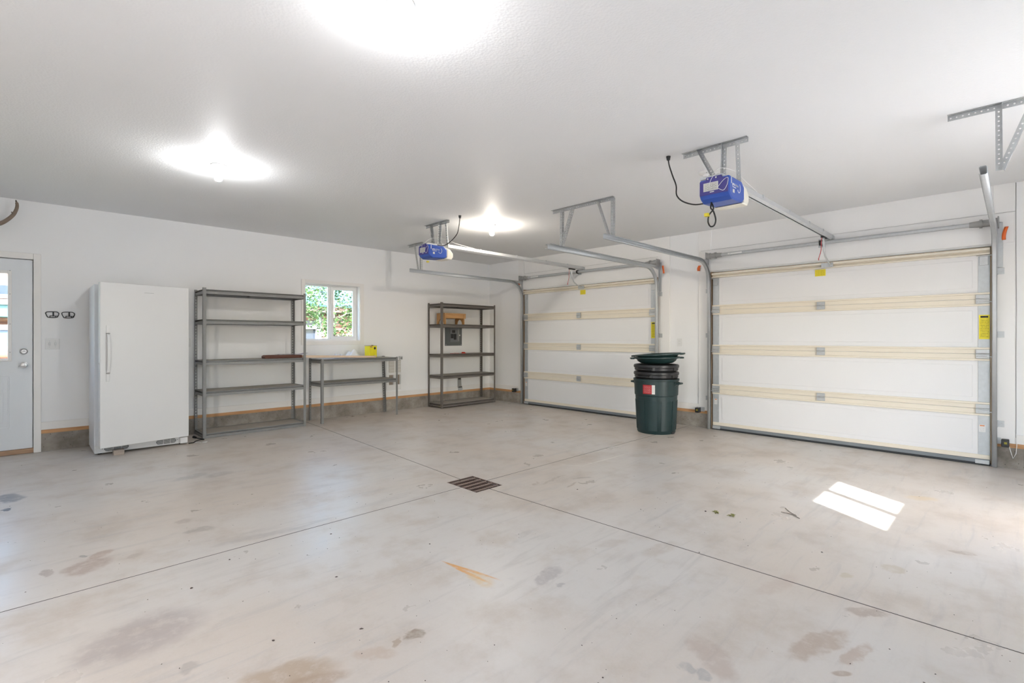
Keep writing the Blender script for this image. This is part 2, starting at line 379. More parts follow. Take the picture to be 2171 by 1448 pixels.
class MB:
    def __init__(s): s.bm = bmesh.new()
    def face(s, pts):
        vs = [s.bm.verts.new(p) for p in pts]
        try: return s.bm.faces.new(vs)
        except ValueError: return None
    def box(s, x0, x1, y0, y1, z0, z1):
        v = [s.bm.verts.new((x, y, z)) for x in (x0, x1) for y in (y0, y1) for z in (z0, z1)]
        for f in ((0,1,3,2), (4,6,7,5), (0,4,5,1), (2,3,7,6), (0,2,6,4), (1,5,7,3)): s.bm.faces.new([v[i] for i in f])
        return s
    def hull(s, pts):
        vs = [s.bm.verts.new(p) for p in pts]
        bmesh.ops.convex_hull(s.bm, input=vs); return s
    def prism(s, poly, axis, a, b):
        def P(u, v, t): return {'x': (t, u, v), 'y': (u, t, v), 'z': (u, v, t)}[axis]
        A = [s.bm.verts.new(P(u, v, a)) for u, v in poly]; B = [s.bm.verts.new(P(u, v, b)) for u, v in poly]
        n = len(poly)
        for i in range(n): s.bm.faces.new((A[i], A[(i+1) % n], B[(i+1) % n], B[i]))
        s.bm.faces.new(A[::-1]); s.bm.faces.new(B); return s
    def cyl(s, p0, p1, r, seg=16, r2=None, cap=True):
        p0, p1 = Vector(p0), Vector(p1); d = (p1-p0).normalized(); r2 = r if r2 is None else r2
        u = d.orthogonal().normalized(); v = d.cross(u)
        A = [s.bm.verts.new(p0+(u*math.cos(2*PI*i/seg)+v*math.sin(2*PI*i/seg))*r) for i in range(seg)]
        B = [s.bm.verts.new(p1+(u*math.cos(2*PI*i/seg)+v*math.sin(2*PI*i/seg))*r2) for i in range(seg)]
        for i in range(seg): s.bm.faces.new((A[i], A[(i+1) % seg], B[(i+1) % seg], B[i]))
        if cap: s.bm.faces.new(A[::-1]); s.bm.faces.new(B)
        return s
    def tube(s, pts, r, seg=8, radii=None):
        pts = [Vector(p) for p in pts]; n = len(pts); rings = []; u = None
        for i, p in enumerate(pts):
            d = (pts[min(i+1, n-1)]-pts[max(i-1, 0)]).normalized()
            u = d.orthogonal().normalized() if u is None else (u-d*u.dot(d)).normalized()
            v = d.cross(u); rr = radii[i] if radii else r
            rings.append([s.bm.verts.new(p+(u*math.cos(2*PI*k/seg)+v*math.sin(2*PI*k/seg))*rr) for k in range(seg)])
        for a, b in zip(rings, rings[1:]):
            for k in range(seg): s.bm.faces.new((a[k], a[(k+1) % seg], b[(k+1) % seg], b[k]))
        s.bm.faces.new(rings[0][::-1]); s.bm.faces.new(rings[-1]); return s
    def lathe(s, prof, c=(0, 0, 0), seg=32, sx=1., sy=1.):
        c = Vector(c); rings = []
        for r, z in prof:
            if r < 1e-6: rings.append([s.bm.verts.new(c+Vector((0, 0, z)))])
            else: rings.append([s.bm.verts.new(c+Vector((sx*r*math.cos(2*PI*i/seg), sy*r*math.sin(2*PI*i/seg), z))) for i in range(seg)])
        for a, b in zip(rings, rings[1:]):
            for i in range(seg):
                j = (i+1) % seg
                if len(a) == 1 and len(b) == 1: continue
                if len(a) == 1: s.bm.faces.new((a[0], b[j], b[i]))
                elif len(b) == 1: s.bm.faces.new((a[i], a[j], b[0]))
                else: s.bm.faces.new((a[i], a[j], b[j], b[i]))
        return s
    def sweep(s, path, frames, prof, close=False):
        """prof: list of (a,b) offsets along frame axes (U,V) at each path point"""
        rows = []
        for p, (U, V) in zip(path, frames):
            rows.append([s.bm.verts.new(Vector(p)+Vector(U)*a+Vector(V)*b) for a, b in prof])
        n = len(prof)
        for A, B in zip(rows, rows[1:]):
            for k in range(n if close else n-1): s.bm.faces.new((A[k], A[(k+1) % n], B[(k+1) % n], B[k]))
        return s
    def xf(s, mtx): bmesh.ops.transform(s.bm, matrix=mtx, verts=s.bm.verts); return s
    def build(s, name, m, parent=None, smooth=False, bevel=0., solid=0., subsurf=0, seg=2, kind=None, label=None):
        bmesh.ops.recalc_face_normals(s.bm, faces=s.bm.faces)
        if parent is not None:
            loc, rz = root_origin(parent)
            bmesh.ops.transform(s.bm, matrix=Matrix.Translation(-loc), verts=s.bm.verts)
        me = bpy.data.meshes.new(name); s.bm.to_mesh(me); s.bm.free()
        if m is not None: me.materials.append(m)
        o = bpy.data.objects.new(name, me); COL.objects.link(o)
        if parent is not None: o.parent = parent
        if solid:
            md = o.modifiers.new('thickness', 'SOLIDIFY'); md.thickness = solid; md.offset = 0
        if bevel:
            md = o.modifiers.new('edge', 'BEVEL'); md.width = bevel; md.segments = seg; md.limit_method = 'ANGLE'; md.angle_limit = math.radians(40)
        if subsurf:
            md = o.modifiers.new('sub', 'SUBSURF'); md.levels = subsurf; md.render_levels = subsurf
        if smooth:
            for p in me.polygons: p.use_smooth = True
            if smooth == 'auto':
                me.set_sharp_from_angle(angle=math.radians(35))
        if kind: o['kind'] = kind
        if label: o['label'] = label
        return o

def box(name, m, parent, x0, x1, y0, y1, z0, z1, bevel=0., **kw):
    return MB().box(x0, x1, y0, y1, z0, z1).build(name, m, parent, bevel=bevel, **kw)

def thing(name, label, cat, loc, group=None):
    o = bpy.data.objects.new(name, None); COL.objects.link(o); o.location = loc
    o.empty_display_size = .05
    o['label'] = label; o['category'] = cat
    if group: o['group'] = group
    return o
def tag(o, label, cat, group=None):
    o['label'] = label; o['category'] = cat
    if group: o['group'] = group
    return o
def recenter(o):
    """put a single-mesh thing's origin at its base"""
    me = o.data; xs = [v.co for v in me.vertices]
    c = Vector((sum(v.x for v in xs)/len(xs), sum(v.y for v in xs)/len(xs), min(v.z for v in xs)))
    me.transform(Matrix.Translation(-c)); o.location = c; return o
def struct(o): o['kind'] = 'structure'; return o

def plate_holes(mb, O, U, V, n, pitch, wid, r, slot=1.):
    """flat strip along U, width along V, with one octagonal hole per pitch"""
    O, U, V = Vector(O), Vector(U).normalized(), Vector(V).normalized()
    grid = {}
    def vert(i, j):   # i in half pitches, j in 0,1,2
        k = (i, j)
        if k not in grid: grid[k] = mb.bm.verts.new(O+U*(i*pitch/2)+V*(j*wid/2))
        return grid[k]
    for c in range(n):
        i = 2*c
        outer = [vert(i, 0), vert(i+1, 0), vert(i+2, 0), vert(i+2, 1), vert(i+2, 2), vert(i+1, 2), vert(i, 2), vert(i, 1)]
        ce = O+U*((i+1)*pitch/2)+V*(wid/2)
        inner = [mb.bm.verts.new(ce+U*(math.cos(a)*r*slot)+V*(math.sin(a)*r)) for a in [math.radians(x) for x in (225, 270, 315, 0, 45, 90, 135, 180)]]
        for k in range(8): mb.bm.faces.new((outer[k], outer[(k+1) % 8], inner[(k+1) % 8], inner[k]))
    return grid

def perf_angle(name, p0, p1, A, B, m, parent, wid=.034, pitch=.03, r=.0055):
    """slotted angle iron from p0 to p1 with its two flanges along A and B"""
    p0, p1 = Vector(p0), Vector(p1); d = p1-p0; L = d.length; n = max(2, round(L/pitch)); pt = L/n
    d.normalize(); A = Vector(A); A = (A-d*A.dot(d)).normalized(); B = Vector(B); B = (B-d*B.dot(d)); B = (B-A*B.dot(A)).normalized()
    mb = MB()
    plate_holes(mb, p0, d, A, n, pt, wid, r)
    plate_holes(mb, p0, d, B, n, pt, wid, r)
    bmesh.ops.remove_doubles(mb.bm, verts=mb.bm.verts, dist=.0004)
    return mb.build(name, m, parent, solid=.0025)

def text_mesh(name, body, m, parent, origin, U, V, size, thick=.0008, bold=0.):
    """flat lettering: U runs along the line, V is up"""
    c = bpy.data.curves.new('lettering', 'FONT'); c.body = body; c.size = size; c.extrude = thick; c.offset = bold
    t = bpy.data.objects.new('lettering', c); COL.objects.link(t)
    dg = bpy.context.evaluated_depsgraph_get()
    me = bpy.data.meshes.new_from_object(t.evaluated_get(dg))
    bpy.data.objects.remove(t)
    U, V = Vector(U).normalized(), Vector(V).normalized(); W = U.cross(V)
    loc, rz = root_origin(parent)
    mt = Matrix(((U.x, V.x, W.x, origin[0]-loc.x), (U.y, V.y, W.y, origin[1]-loc.y), (U.z, V.z, W.z, origin[2]-loc.z), (0, 0, 0, 1)))
    me.transform(mt); me.materials.clear(); me.materials.append(m)
    o = bpy.data.objects.new(name, me); COL.objects.link(o); o.parent = parent; return o

def wall_holes(axis, plane, thick, u0, u1, z0, z1, holes):
    """wall slab with rectangular holes; axis 'y': plane y=const spanned by x, 'x': plane x=const spanned by y"""
    us = sorted({u0, u1, *[h[0] for h in holes], *[h[1] for h in holes]}); zs = sorted({z0, z1, *[h[2] for h in holes], *[h[3] for h in holes]})
    mb = MB()
    def solid(i, j):
        if i < 0 or j < 0 or i >= len(us)-1 or j >= len(zs)-1: return False
        uc, zc = (us[i]+us[i+1])/2, (zs[j]+zs[j+1])/2
        return not any(h[0] < uc < h[1] and h[2] < zc < h[3] for h in holes)
    def P(u, z, t): return (u, plane+t, z) if axis == 'y' else (plane+t, u, z)
    for i in range(len(us)-1):
        for j in range(len(zs)-1):
            if not solid(i, j): continue
            a, b, c, d = us[i], us[i+1], zs[j], zs[j+1]
            mb.face([P(a, c, 0), P(b, c, 0), P(b, d, 0), P(a, d, 0)]); mb.face([P(a, c, thick), P(a, d, thick), P(b, d, thick), P(b, c, thick)])
            if not solid(i-1, j): mb.face([P(a, c, 0), P(a, d, 0), P(a, d, thick), P(a, c, thick)])
            if not solid(i+1, j): mb.face([P(b, c, 0), P(b, c, thick), P(b, d, thick), P(b, d, 0)])
            if not solid(i, j-1): mb.face([P(a, c, 0), P(a, c, thick), P(b, c, thick), P(b, c, 0)])
            if not solid(i, j+1): mb.face([P(a, d, 0), P(b, d, 0), P(b, d, thick), P(a, d, thick)])
    bmesh.ops.remove_doubles(mb.bm, verts=mb.bm.verts, dist=1e-5)
    return mb

# ------------------------------------------------------------------ the room
D1 = (-3.755, -1.015)        # door openings along y
D2 = (-7.350, -4.605)
DZ = 2.135
WX = (-3.745, -2.852, 1.203, 2.090)          # back window opening x0,x1,z0,z1
FW = (-3.945, -3.055, 1.50, 2.14)            # front window opening
DOOR = (-7.62, -6.685, .0, 2.105)            # man door opening
T = .14
struct(wall_holes('y', 0, T, RX0, 0, .197, H, [WX, (DOOR[0], DOOR[1], .0, DOOR[3])]).build('wall_back', M['wall']))
struct(wall_holes('x', 0, T, RY0, T, .197, H, [(D1[0]-.02, D1[1]+.02, .0, DZ+.02), (D2[0]-.02, D2[1]+.02, .0, DZ+.02)]).build('wall_right', M['wall']))
struct(wall_holes('y', RY0, -T, RX0, T, 0, H, [FW, (-2.80, -2.05, 0, 2.15)]).build('wall_front', M['wall']))  # second hole is an unseen opening added for daylight on the right
struct(wall_holes('x', RX0, -T, RY0-T, T, 0, H, [(-7.7, -6.55, 0, 2.15)]).build('wall_left', M['wall']))
struct(box('ceiling', M['ceiling'], None, RX0-T, T, RY0-T, T, H, H+.25))

# concrete stem wall, fir sill strip and white base board under the walls
def strip_y(name, m, y0, y1, z0, z1, spans, bev=0.):
    for a, b in spans: struct(box(name, m, None, a, b, y0, y1, z0, z1, bev))
back_spans = [(RX0, DOOR[0]-.06), (-6.640, 0.0)]
right_spans = [(RY0, D2[0]-.045), (D2[1]+.045, D1[0]-.045), (D1[1]+.045, -.001)]
for i, (a, b) in enumerate(back_spans):
    struct(box('trim_1', M['stem'], None, a, b, -.004, T, -.05, .197))
    struct(box('trim_2', M['sill'], None, a, b, -.006, .02, .197, .239))
    struct(box('baseboard_back', M['trimwarm'], None, a, b, -.014, .0, .239, .325, .002))
for a, b in right_spans:
    struct(box('trim_3', M['stem'], None, -.004, T, a, b, -.05, .197))
    struct(box('trim_4', M['silly'], None, -.006, .02, a, b, .197, .239))
    struct(box('baseboard_right', M['trimwarm'], None, -.014, 0, a, b, .239, .325, .002))
# flat casing boards round the two overhead doors, and the header boards the shafts are fixed to
def board_x(name, y0, y1, z0, z1, t, m=None): struct(box(name, m or M['trimw'], None, -t, 0, y0, y1, z0, z1, .002))
board_x('trim_5', -7.52, D2[0]-.02, .239, H, .016)
board_x('trim_5', D2[1]+.02, -4.405, .239, H, .016)
board_x('trim_5', -3.965, D1[0]-.02, .239, H, .016)
board_x('trim_5', D1[1]+.02, -.84, .239, H, .016)
board_x('trim_6', D2[0]-.02, D2[1]+.02, DZ+.02, H, .010)
board_x('trim_6', D1[0]-.02, D1[1]+.02, DZ+.02, H, .010)
board_x('trim_7', -7.515, -4.41, 2.17, 2.455, .020)
board_x('trim_7', -3.83, -.86, 2.17, 2.455, .020)
for (a, b) in (D1, D2):      # brown jamb boards and stops
    for y0, y1 in ((a-.03, a-.008), (b+.008, b+.03)):
        struct(box('trim_8', M['jamb'], None, -.024, T, y0, y1, 0, DZ+.02))
    struct(box('trim_8', M['jamb'], None, .045, T, a+.03, b-.03, DZ-.03, DZ+.02))
    for y0, y1 in ((a-.008, a+.03), (b-.03, b+.008)): struct(box('trim_8', M['jamb'], None, .045, T, y0, y1, 0, DZ+.02))

# floor: four slabs with saw-cut joints that meet at the drain
GX = lambda y: -4.0+.02*math.sin((y+4.26)*.3)+(y+4.26)*.035*(1 if y > -4.26 else -.02)
fl = bpy.data.objects.new('floor', None); COL.objects.link(fl); fl['kind'] = 'structure'
gw = .0045
GXn, GXf, GYm = -3.965, -3.80, -4.262       # joint runs
DRX = (-4.150, -3.858); DRY = (-4.458, -4.062)
def slab(poly):
    xs, ys = [p[0] for p in poly], [p[1] for p in poly]
    return MB().prism(poly, 'z', -.10, 0).build('slab', floor_mat((min(xs), max(xs), min(ys), max(ys))), fl)
X0, X1, Y0, Y1 = RX0-T, T, RY0-T, T
cx = -4.004
slab([(X0, GYm+gw), (DRX[0], GYm+gw), (DRX[0], DRY[1]), (cx-gw, DRY[1]), (GXf-gw, -.6), (GXf-gw+.03, Y1), (X0, Y1)])
slab([(X1, Y1), (GXf+gw+.03, Y1), (GXf+gw, -.6), (cx+gw, DRY[1]), (DRX[1], DRY[1]), (DRX[1], GYm+gw), (X1, GYm+gw)])
slab([(X0, Y0), (GXn-gw+.07, Y0), (cx-gw, DRY[0]), (DRX[0], DRY[0]), (DRX[0], GYm-gw), (X0, GYm-gw)])
slab([(X1, GYm-gw), (DRX[1], GYm-gw), (DRX[1], DRY[0]), (cx+gw, DRY[0]), (GXn+gw+.07, Y0), (X1, Y0)])
def joint(poly): MB().prism(poly, 'z', -.06, -.0010).build('joint', M['groove'], fl)
g2 = gw+.001
joint([(X0, GYm-g2), (DRX[0], GYm-g2), (DRX[0], GYm+g2), (X0, GYm+g2)]); joint([(DRX[1], GYm-g2), (X1, GYm-g2), (X1, GYm+g2), (DRX[1], GYm+g2)])
joint([(cx-g2, DRY[1]), (cx+g2, DRY[1]), (GXf+g2, -.6), (GXf+g2+.03, Y1), (GXf-g2+.03, Y1), (GXf-g2, -.6)])
joint([(cx-g2, DRY[0]), (GXn-g2+.07, Y0), (GXn+g2+.07, Y0), (cx+g2, DRY[0])])
dr = thing('floor_drain', 'square rusty cast iron drain grate set in the concrete floor', 'drain', (cx, GYm, 0))
mb = MB()
mb.box(DRX[0]-.01, DRX[1]+.01, DRY[0]-.01, DRY[1]+.01, -.16, -.115); mb.build('sump', M['pit'], dr)
box('grate_frame', M['iron'], dr, DRX[0], DRX[0]+.012, DRY[0], DRY[1], -.010, -.001, .001)
box('grate_frame', M['iron'], dr, DRX[1]-.012, DRX[1], DRY[0], DRY[1], -.010, -.001, .001)
box('grate_frame', M['iron'], dr, DRX[0]+.012, DRX[1]-.012, DRY[0], DRY[0]+.012, -.010, -.001, .001)
box('grate_frame', M['iron'], dr, DRX[0]+.012, DRX[1]-.012, DRY[1]-.012, DRY[1], -.010, -.001, .001)
ix0, ix1, iy0, iy1 = DRX[0]+.012, DRX[1]-.012, DRY[0]+.012, DRY[1]-.012
for k in range(5):
    y = iy0+(iy1-iy0)*(k+.5)/5
    box('cross_bar', M['ironlight'], dr, ix0, ix1, y-.004, y+.004, -.012, -.001, .001)
for k in range(11):
    x = ix0+(ix1-ix0)*(k+.5)/11
    box('grate_bar', M['iron'], dr, x-.0055, x+.0055, iy0, iy1, -.022, -.0125)

# ------------------------------------------------------------------ man door in the back wall
dr1 = bpy.data.objects.new('door_1', None); COL.objects.link(dr1); dr1.location = (-7.15, 0, 0); dr1['kind'] = 'structure'
def dbox(name, m, x0, x1, y0, y1, z0, z1, bev=0., parent=dr1): return box(name, m, parent, x0, x1, y0, y1, z0, z1, bev)
dbox('casing', M['trimwarm'], -6.690, -6.630, -.018, 0, .0, 2.170, .003)
dbox('casing', M['trimwarm'], DOOR[0]-.06, DOOR[0]+.005, -.018, 0, .0, 2.170, .003)
dbox('casing', M['trimwarm'], DOOR[0]+.005, -6.690, -.018, 0, 2.106, 2.170, .003)
dbox('jamb', M['trimw'], -6.6905, -6.685, -.002, T, .0, 2.105)
dbox('door_stop', M['trimw'], -6.715, -6.6905, .050, .075, .05, 2.105)
dbox('door_stop', M['trimw'], DOOR[0], -6.715, .050, .075, 2.085, 2.105)
dbox('threshold', M['threshold'], DOOR[0], -6.690, -.012, .10, .002, .050, .003)
# leaf with a hole for the light
lx0, lx1, lz0, lz1 = -7.60, -6.697, .054, 2.098
gx0, gx1, gz0, gz1 = -7.41, -6.884, 1.028, 1.940
leaf = wall_holes('y', .006, .042, lx0, lx1, lz0, lz1, [(gx0, gx1, gz0, gz1)]).build('door_leaf', M['doorpaint'], dr1, bevel=.002)
for a, b, c, d in ((gx0-.03, gx0+.004, gz0-.025, gz1+.03), (gx1-.004, gx1+.027, gz0-.025, gz1+.03)):
    dbox('lite_frame', M['trimw'], a, b, -.008, .006, c, d, .004, leaf)
for c, d in ((gz0-.025, gz0+.004), (gz1-.004, gz1+.03)):
    dbox('lite_frame', M['trimw'], gx0+.004, gx1-.004, -.008, .006, c, d, .004, leaf)
box('pane', M['glass'], leaf, gx0, gx1, .022, .026, gz0, gz1)
for z in (1.97, 1.72, 1.40, 1.10): MB().cyl((gx1+.014, -.011, z-.1+.1), (gx1+.014, -.007, z), .004, 8).build('screw', M['slot'], leaf)
for a, b in ((-7.46, -7.17), (-7.12, -6.875)):      # pressed lower panels
    for nm, (x0, x1, z0, z1) in (('panel_moulding', (a, b, .286, .300)), ('panel_moulding', (a, b, .826, .840)), ('panel_moulding', (a, a+.014, .30, .826)), ('panel_moulding', (b-.014, b, .30, .826))):
        dbox(nm, M['doorpaint'], x0, x1, .000, .006, z0, z1, .004, leaf)
    dbox('raised_panel', M['doorpaint'], a+.045, b-.045, .001, .006, .345, .78, .005, leaf)
def knob(z, name, prof):
    MB().lathe(prof, seg=28).xf(Matrix.Translation((-6.765, .006, z)) @ Matrix.Rotation(PI/2, 4, 'X')).build(name, M['chrome'], leaf, smooth='auto')
knob(1.106, 'deadbolt', [(0, 0), (.032, 0), (.032, .006), (.024, .012), (.022, .022), (0, .022)])
MB().box(-6.772, -6.758, -.030, -.016, 1.101, 1.111).build('thumb_turn', M['chrome'], leaf, bevel=.002)
knob(.960, 'door_knob', [(0, 0), (.033, 0), (.033, .005), (.018, .010), (.014, .03), (.022, .038), (.028, .052), (.024, .066), (.012, .070), (0, .070)])

# ------------------------------------------------------------------ windows
def slider(name, xs, plane, out, m):
    """horizontal sliding vinyl window; plane = inner wall face, out = +1/-1 direction to the outside"""
    x0, x1, z0, z1 = xs
    r = bpy.data.objects.new(name, None); COL.objects.link(r); r.location = ((x0+x1)/2, plane, z0); r['kind'] = 'structure'
    def b(nm, mm, a, c, d0, d1, z_0, z_1, bev=.002, par=r):
        y0, y1 = sorted((plane+out*d0, plane+out*d1)); return box(nm, mm, par, a, c, y0, y1, z_0, z_1, bev)
    cw = .055
    b('casing', m, x0-cw, x0, -.012, 0, z0-.062, z1+.045); b('casing', m, x1, x1+cw+.012, -.012, 0, z0-.062, z1+.045)
    b('casing', m, x0, x1, -.012, 0, z1, z1+.045); b('casing', m, x0, x1, -.012, 0, z0-.062, z0)
    b('jamb_liner', m, x0, x0+.008, 0, T-.05, z0, z1, 0); b('jamb_liner', m, x1-.008, x1, 0, T-.05, z0, z1, 0)
    b('jamb_liner', m, x0+.008, x1-.008, 0, T-.05, z1-.008, z1, 0); b('jamb_liner', m, x0+.008, x1-.008, 0, T-.05, z0, z0+.008, 0)
    v = M['trimw']; f = .035
    d0, d1 = T-.055, T+.01
    b('window_frame', v, x0, x0+f, d0, d1, z0, z1); b('window_frame', v, x1-f, x1, d0, d1, z0, z1)
    b('window_frame', v, x0+f, x1-f, d0, d1, z1-f, z1); b('window_frame', v, x0+f, x1-f, d0, d1, z0, z0+f)
    xm = (x0+x1)/2-.01
    # fixed light on the left, sliding sash on the right
    s1 = b('fixed_light', v, xm-.03, xm+.012, d0+.025, d1-.005, z0+f, z1-f)
    b('pane', M['glass'], x0+f, xm-.03, d0+.045, d0+.049, z0+f, z1-f, 0, s1)
    s2 = b('sliding_sash', v, xm+.012, xm+.050, d0+.002, d0+.03, z0+f, z1-f)
    b('sash_rail', v, x1-f-.042, x1-f, d0+.002, d0+.03, z0+f, z1-f, .002, s2)
    b('sash_rail', v, xm+.050, x1-f-.042, d0+.002, d0+.03, z1-f-.04, z1-f, .002, s2); b('sash_rail', v, xm+.050, x1-f-.042, d0+.002, d0+.03, z0+f, z0+f+.04, .002, s2)
    b('pane', M['glass'], xm+.050, x1-f-.042, d0+.014, d0+.018, z0+f+.04, z1-f-.04, 0, s2)
    b('latch', v, xm-.004, xm+.012, d0-.012, d0+.01, (z0+z1)/2-.045, (z0+z1)/2+.03, .003, s2)
slider('window_1', WX, 0.0, 1, M['trimwarm'])
slider('window_2', FW, RY0, -1, M['trimw'])

# ------------------------------------------------------------------ overhead garage doors
def garage_door(rng, which, label, hidden_right=False):
    a, b = rng; c = (a+b)/2
    t = thing('garage_door', label, 'garage door', (0, c, 0), 'sectional overhead doors')
    xf, xb = -.020, .022                                           # face of insulation, back skin
    joints = [.045, .555, 1.095, 1.635, DZ]
    for i in range(4):
        z0, z1 = joints[i]+.0015, joints[i+1]-.0015
        rail = .055
        s = MB().box(xf, xb, a+.002, b-.002, z0-(.0016 if i else 0), z1+.0014).build('section', M['panel'], t)
        # pressed inner field, a few mm proud
        iz0, iz1 = z0+rail+.055, z1-rail-.055
        if i == 0: iz0 = z0+.10
        MB().prism([(a+.13, iz0), (b-.13, iz0), (b-.13, iz1), (a+.13, iz1)], 'x', xf-.005, xf).build('pressed_field', M['panel'], s, bevel=.004)
        # cream steel rails: flat web and an outward lip
        def railbox(zz0, zz1, lip_low):
            m = MB(); lip = .018; l0, l1 = (zz0, zz0+lip) if lip_low else (zz1-lip, zz1)
            poly = [(xf, zz0), (xf, zz1), (xf-.012, zz1), (xf-.012, zz0)]
            if lip_low: poly = [(xf, zz0), (xf, zz1), (xf-.010, zz1), (xf-.010, l1), (xf-.026, l1), (xf-.026, zz0)]
            else: poly = [(xf, zz0), (xf, zz1), (xf-.026, zz1), (xf-.026, l0), (xf-.010, l0), (xf-.010, zz0)]
            pts = [(x, z) for x, z in poly]
            mb = MB(); mb.prism(pts, 'y', a+.004, b-.004); return mb
        if i > 0: railbox(z0, z0+.062, False).build('bottom_rail', M['cream'], s, bevel=.002)
        if i < 3: railbox(z1-.066, z1, True).build('top_rail', M['cream'], s, bevel=.002)
        if i == 0:
            box('bottom_rail', M['cream'], s, xf-.010, xf, a+.004, b-.004, z0+.012, z0+.055, .002)
            box('bottom_retainer', M['gasket'], s, xf-.016, xb, a+.004, b-.004, .012, z0+.010, .003)
            box('bottom_seal', M['rubber'], s, xf-.022, xb+.004, a, b, .0005, .022, .004)
        if i == 3:
            MB().prism([(xf, z1-.012), (xf-.012, z1-.012), (xf-.012, z1), (xf-.046, z1), (xf-.046, z1-.022), (xf-.040, z1-.022), (xf-.014, z1-.032), (xf-.030, z1-.052), (xf-.046, z1-.052), (xf-.046, z1-.064), (xf, z1-.064)], 'y', a+.004, b-.004).build('top_strut', M['cream'], s)
        # galvanised end stiles
        ez0, ez1 = z0+(.062 if i else .055), z1-(.066 if i < 3 else .066)
        for e0, e1 in ((a+.004, a+.088), (b-.088, b-.004)):
            st = box('end_stile', M['galvd'], s, xf-.007, xf, e0, e1, ez0, ez1, .001)
            if i == 3: box('top_bracket', M['galv'], s, xf-.020, xf-.007, e0+.012, e1-.010, ez1-.10, ez1, .002)
        if i == 0:
            for e0, e1 in ((a+.006, a+.11), (b-.11, b-.006)): box('bottom_bracket', M['galv'], s, xf-.026, xf-.016, e0, e1, .014, .052, .002)
    # hinges across each joint
    for z in joints[1:4]:
        for y, wd in ((a+.05, .11), (c+.07, .085), (b-.05, .11)):
            y0, y1 = y-wd/2, y+wd/2
            y0, y1 = max(y0, a+.004), min(y1, b-.004)
            h = box('hinge', M['galv'], t, xf-.031, xf-.024, y0, y1, z+.006, z+.044, .002)
            box('hinge_leaf', M['galv'], h, xf-.031, xf-.024, y0, y1, z-.046, z-.008, .002)
            MB().cyl((xf-.034, y0, z-.002), (xf-.034, y1, z-.002), .007, 10).build('hinge_pin', M['galv'], h)
            for dz in (.026, -.028):
                for dy in (-.3, .3): MB().cyl((xf-.036, y+dy*wd, z+dz), (xf-.030, y+dy*wd, z+dz), .006, 6).build('bolt', M['galv'], h)
            if wd > .1:
                sgn = -1 if y < c else 1; ye = a if sgn < 0 else b
                MB().cyl((xf-.030, ye-sgn*.10, z-.028), (xf-.030, ye+sgn*.032, z-.028), .0055, 10).build('roller_stem', M['chrome'], h)
    for y in (a, b):
        sgn = -1 if y == a else 1
        MB().cyl((xf-.034, y-sgn*.10, DZ-.075), (xf-.034, y+sgn*.03, DZ-.075), .0055, 10).build('roller_stem', M['chrome'], t)
    for y in (a-.018, b+.018): MB().tube([(-.058, y, 2.31), (-.058, y, .05)], .0015, 5).build('lift_cable', M['galv'], t)
    # lift bracket at the top centre
    box('operator_bracket', M['galv'], t, xf-.056, xf-.044, c+.0-.06, c+.06, DZ-.060, DZ-.006, .002)
    return t
g1 = garage_door(D1, 1, 'white sectional overhead door near the room corner, partly behind the green trash can')
g2 = garage_door(D2, 2, 'white sectional overhead door with tall yellow notice, the nearer and larger of the two')
def sticker(par, y0, y1, z0, z1, m, nm='notice', x=-.0275): return box(nm, m, par, x-.001, x, y0, y1, z0, z1)
sticker(g2, -5.952, -5.842, 2.022, 2.062, M['yellowsmall'], 'yellow_notice', -.0255)
box('yellow_notice', M['yellowsmall'], g2, -.0262, -.0255, -5.952, -5.842, 1.985, 2.055)
sticker(g2, -7.345, -7.268, 1.241, 1.479, M['yellowlabel'], 'warning_notice', -.0285)
sticker(g1, -2.445, -2.335, 1.985, 2.060, M['yellowsmall'], 'yellow_notice', -.0255)
sticker(g1, -3.750, -3.672, 1.246, 1.488, M['yellowlabel'], 'warning_notice', -.0285)
sticker(g2, -7.315, -7.268, .325, .395, M['tag'], 'spec_tag', -.0285)
sticker(g2, -4.672, -4.632, .345, .42, M['tag'], 'spec_tag', -.0285)
sticker(g1, -1.085, -1.045, .345, .42, M['tag'], 'spec_tag', -.0285)

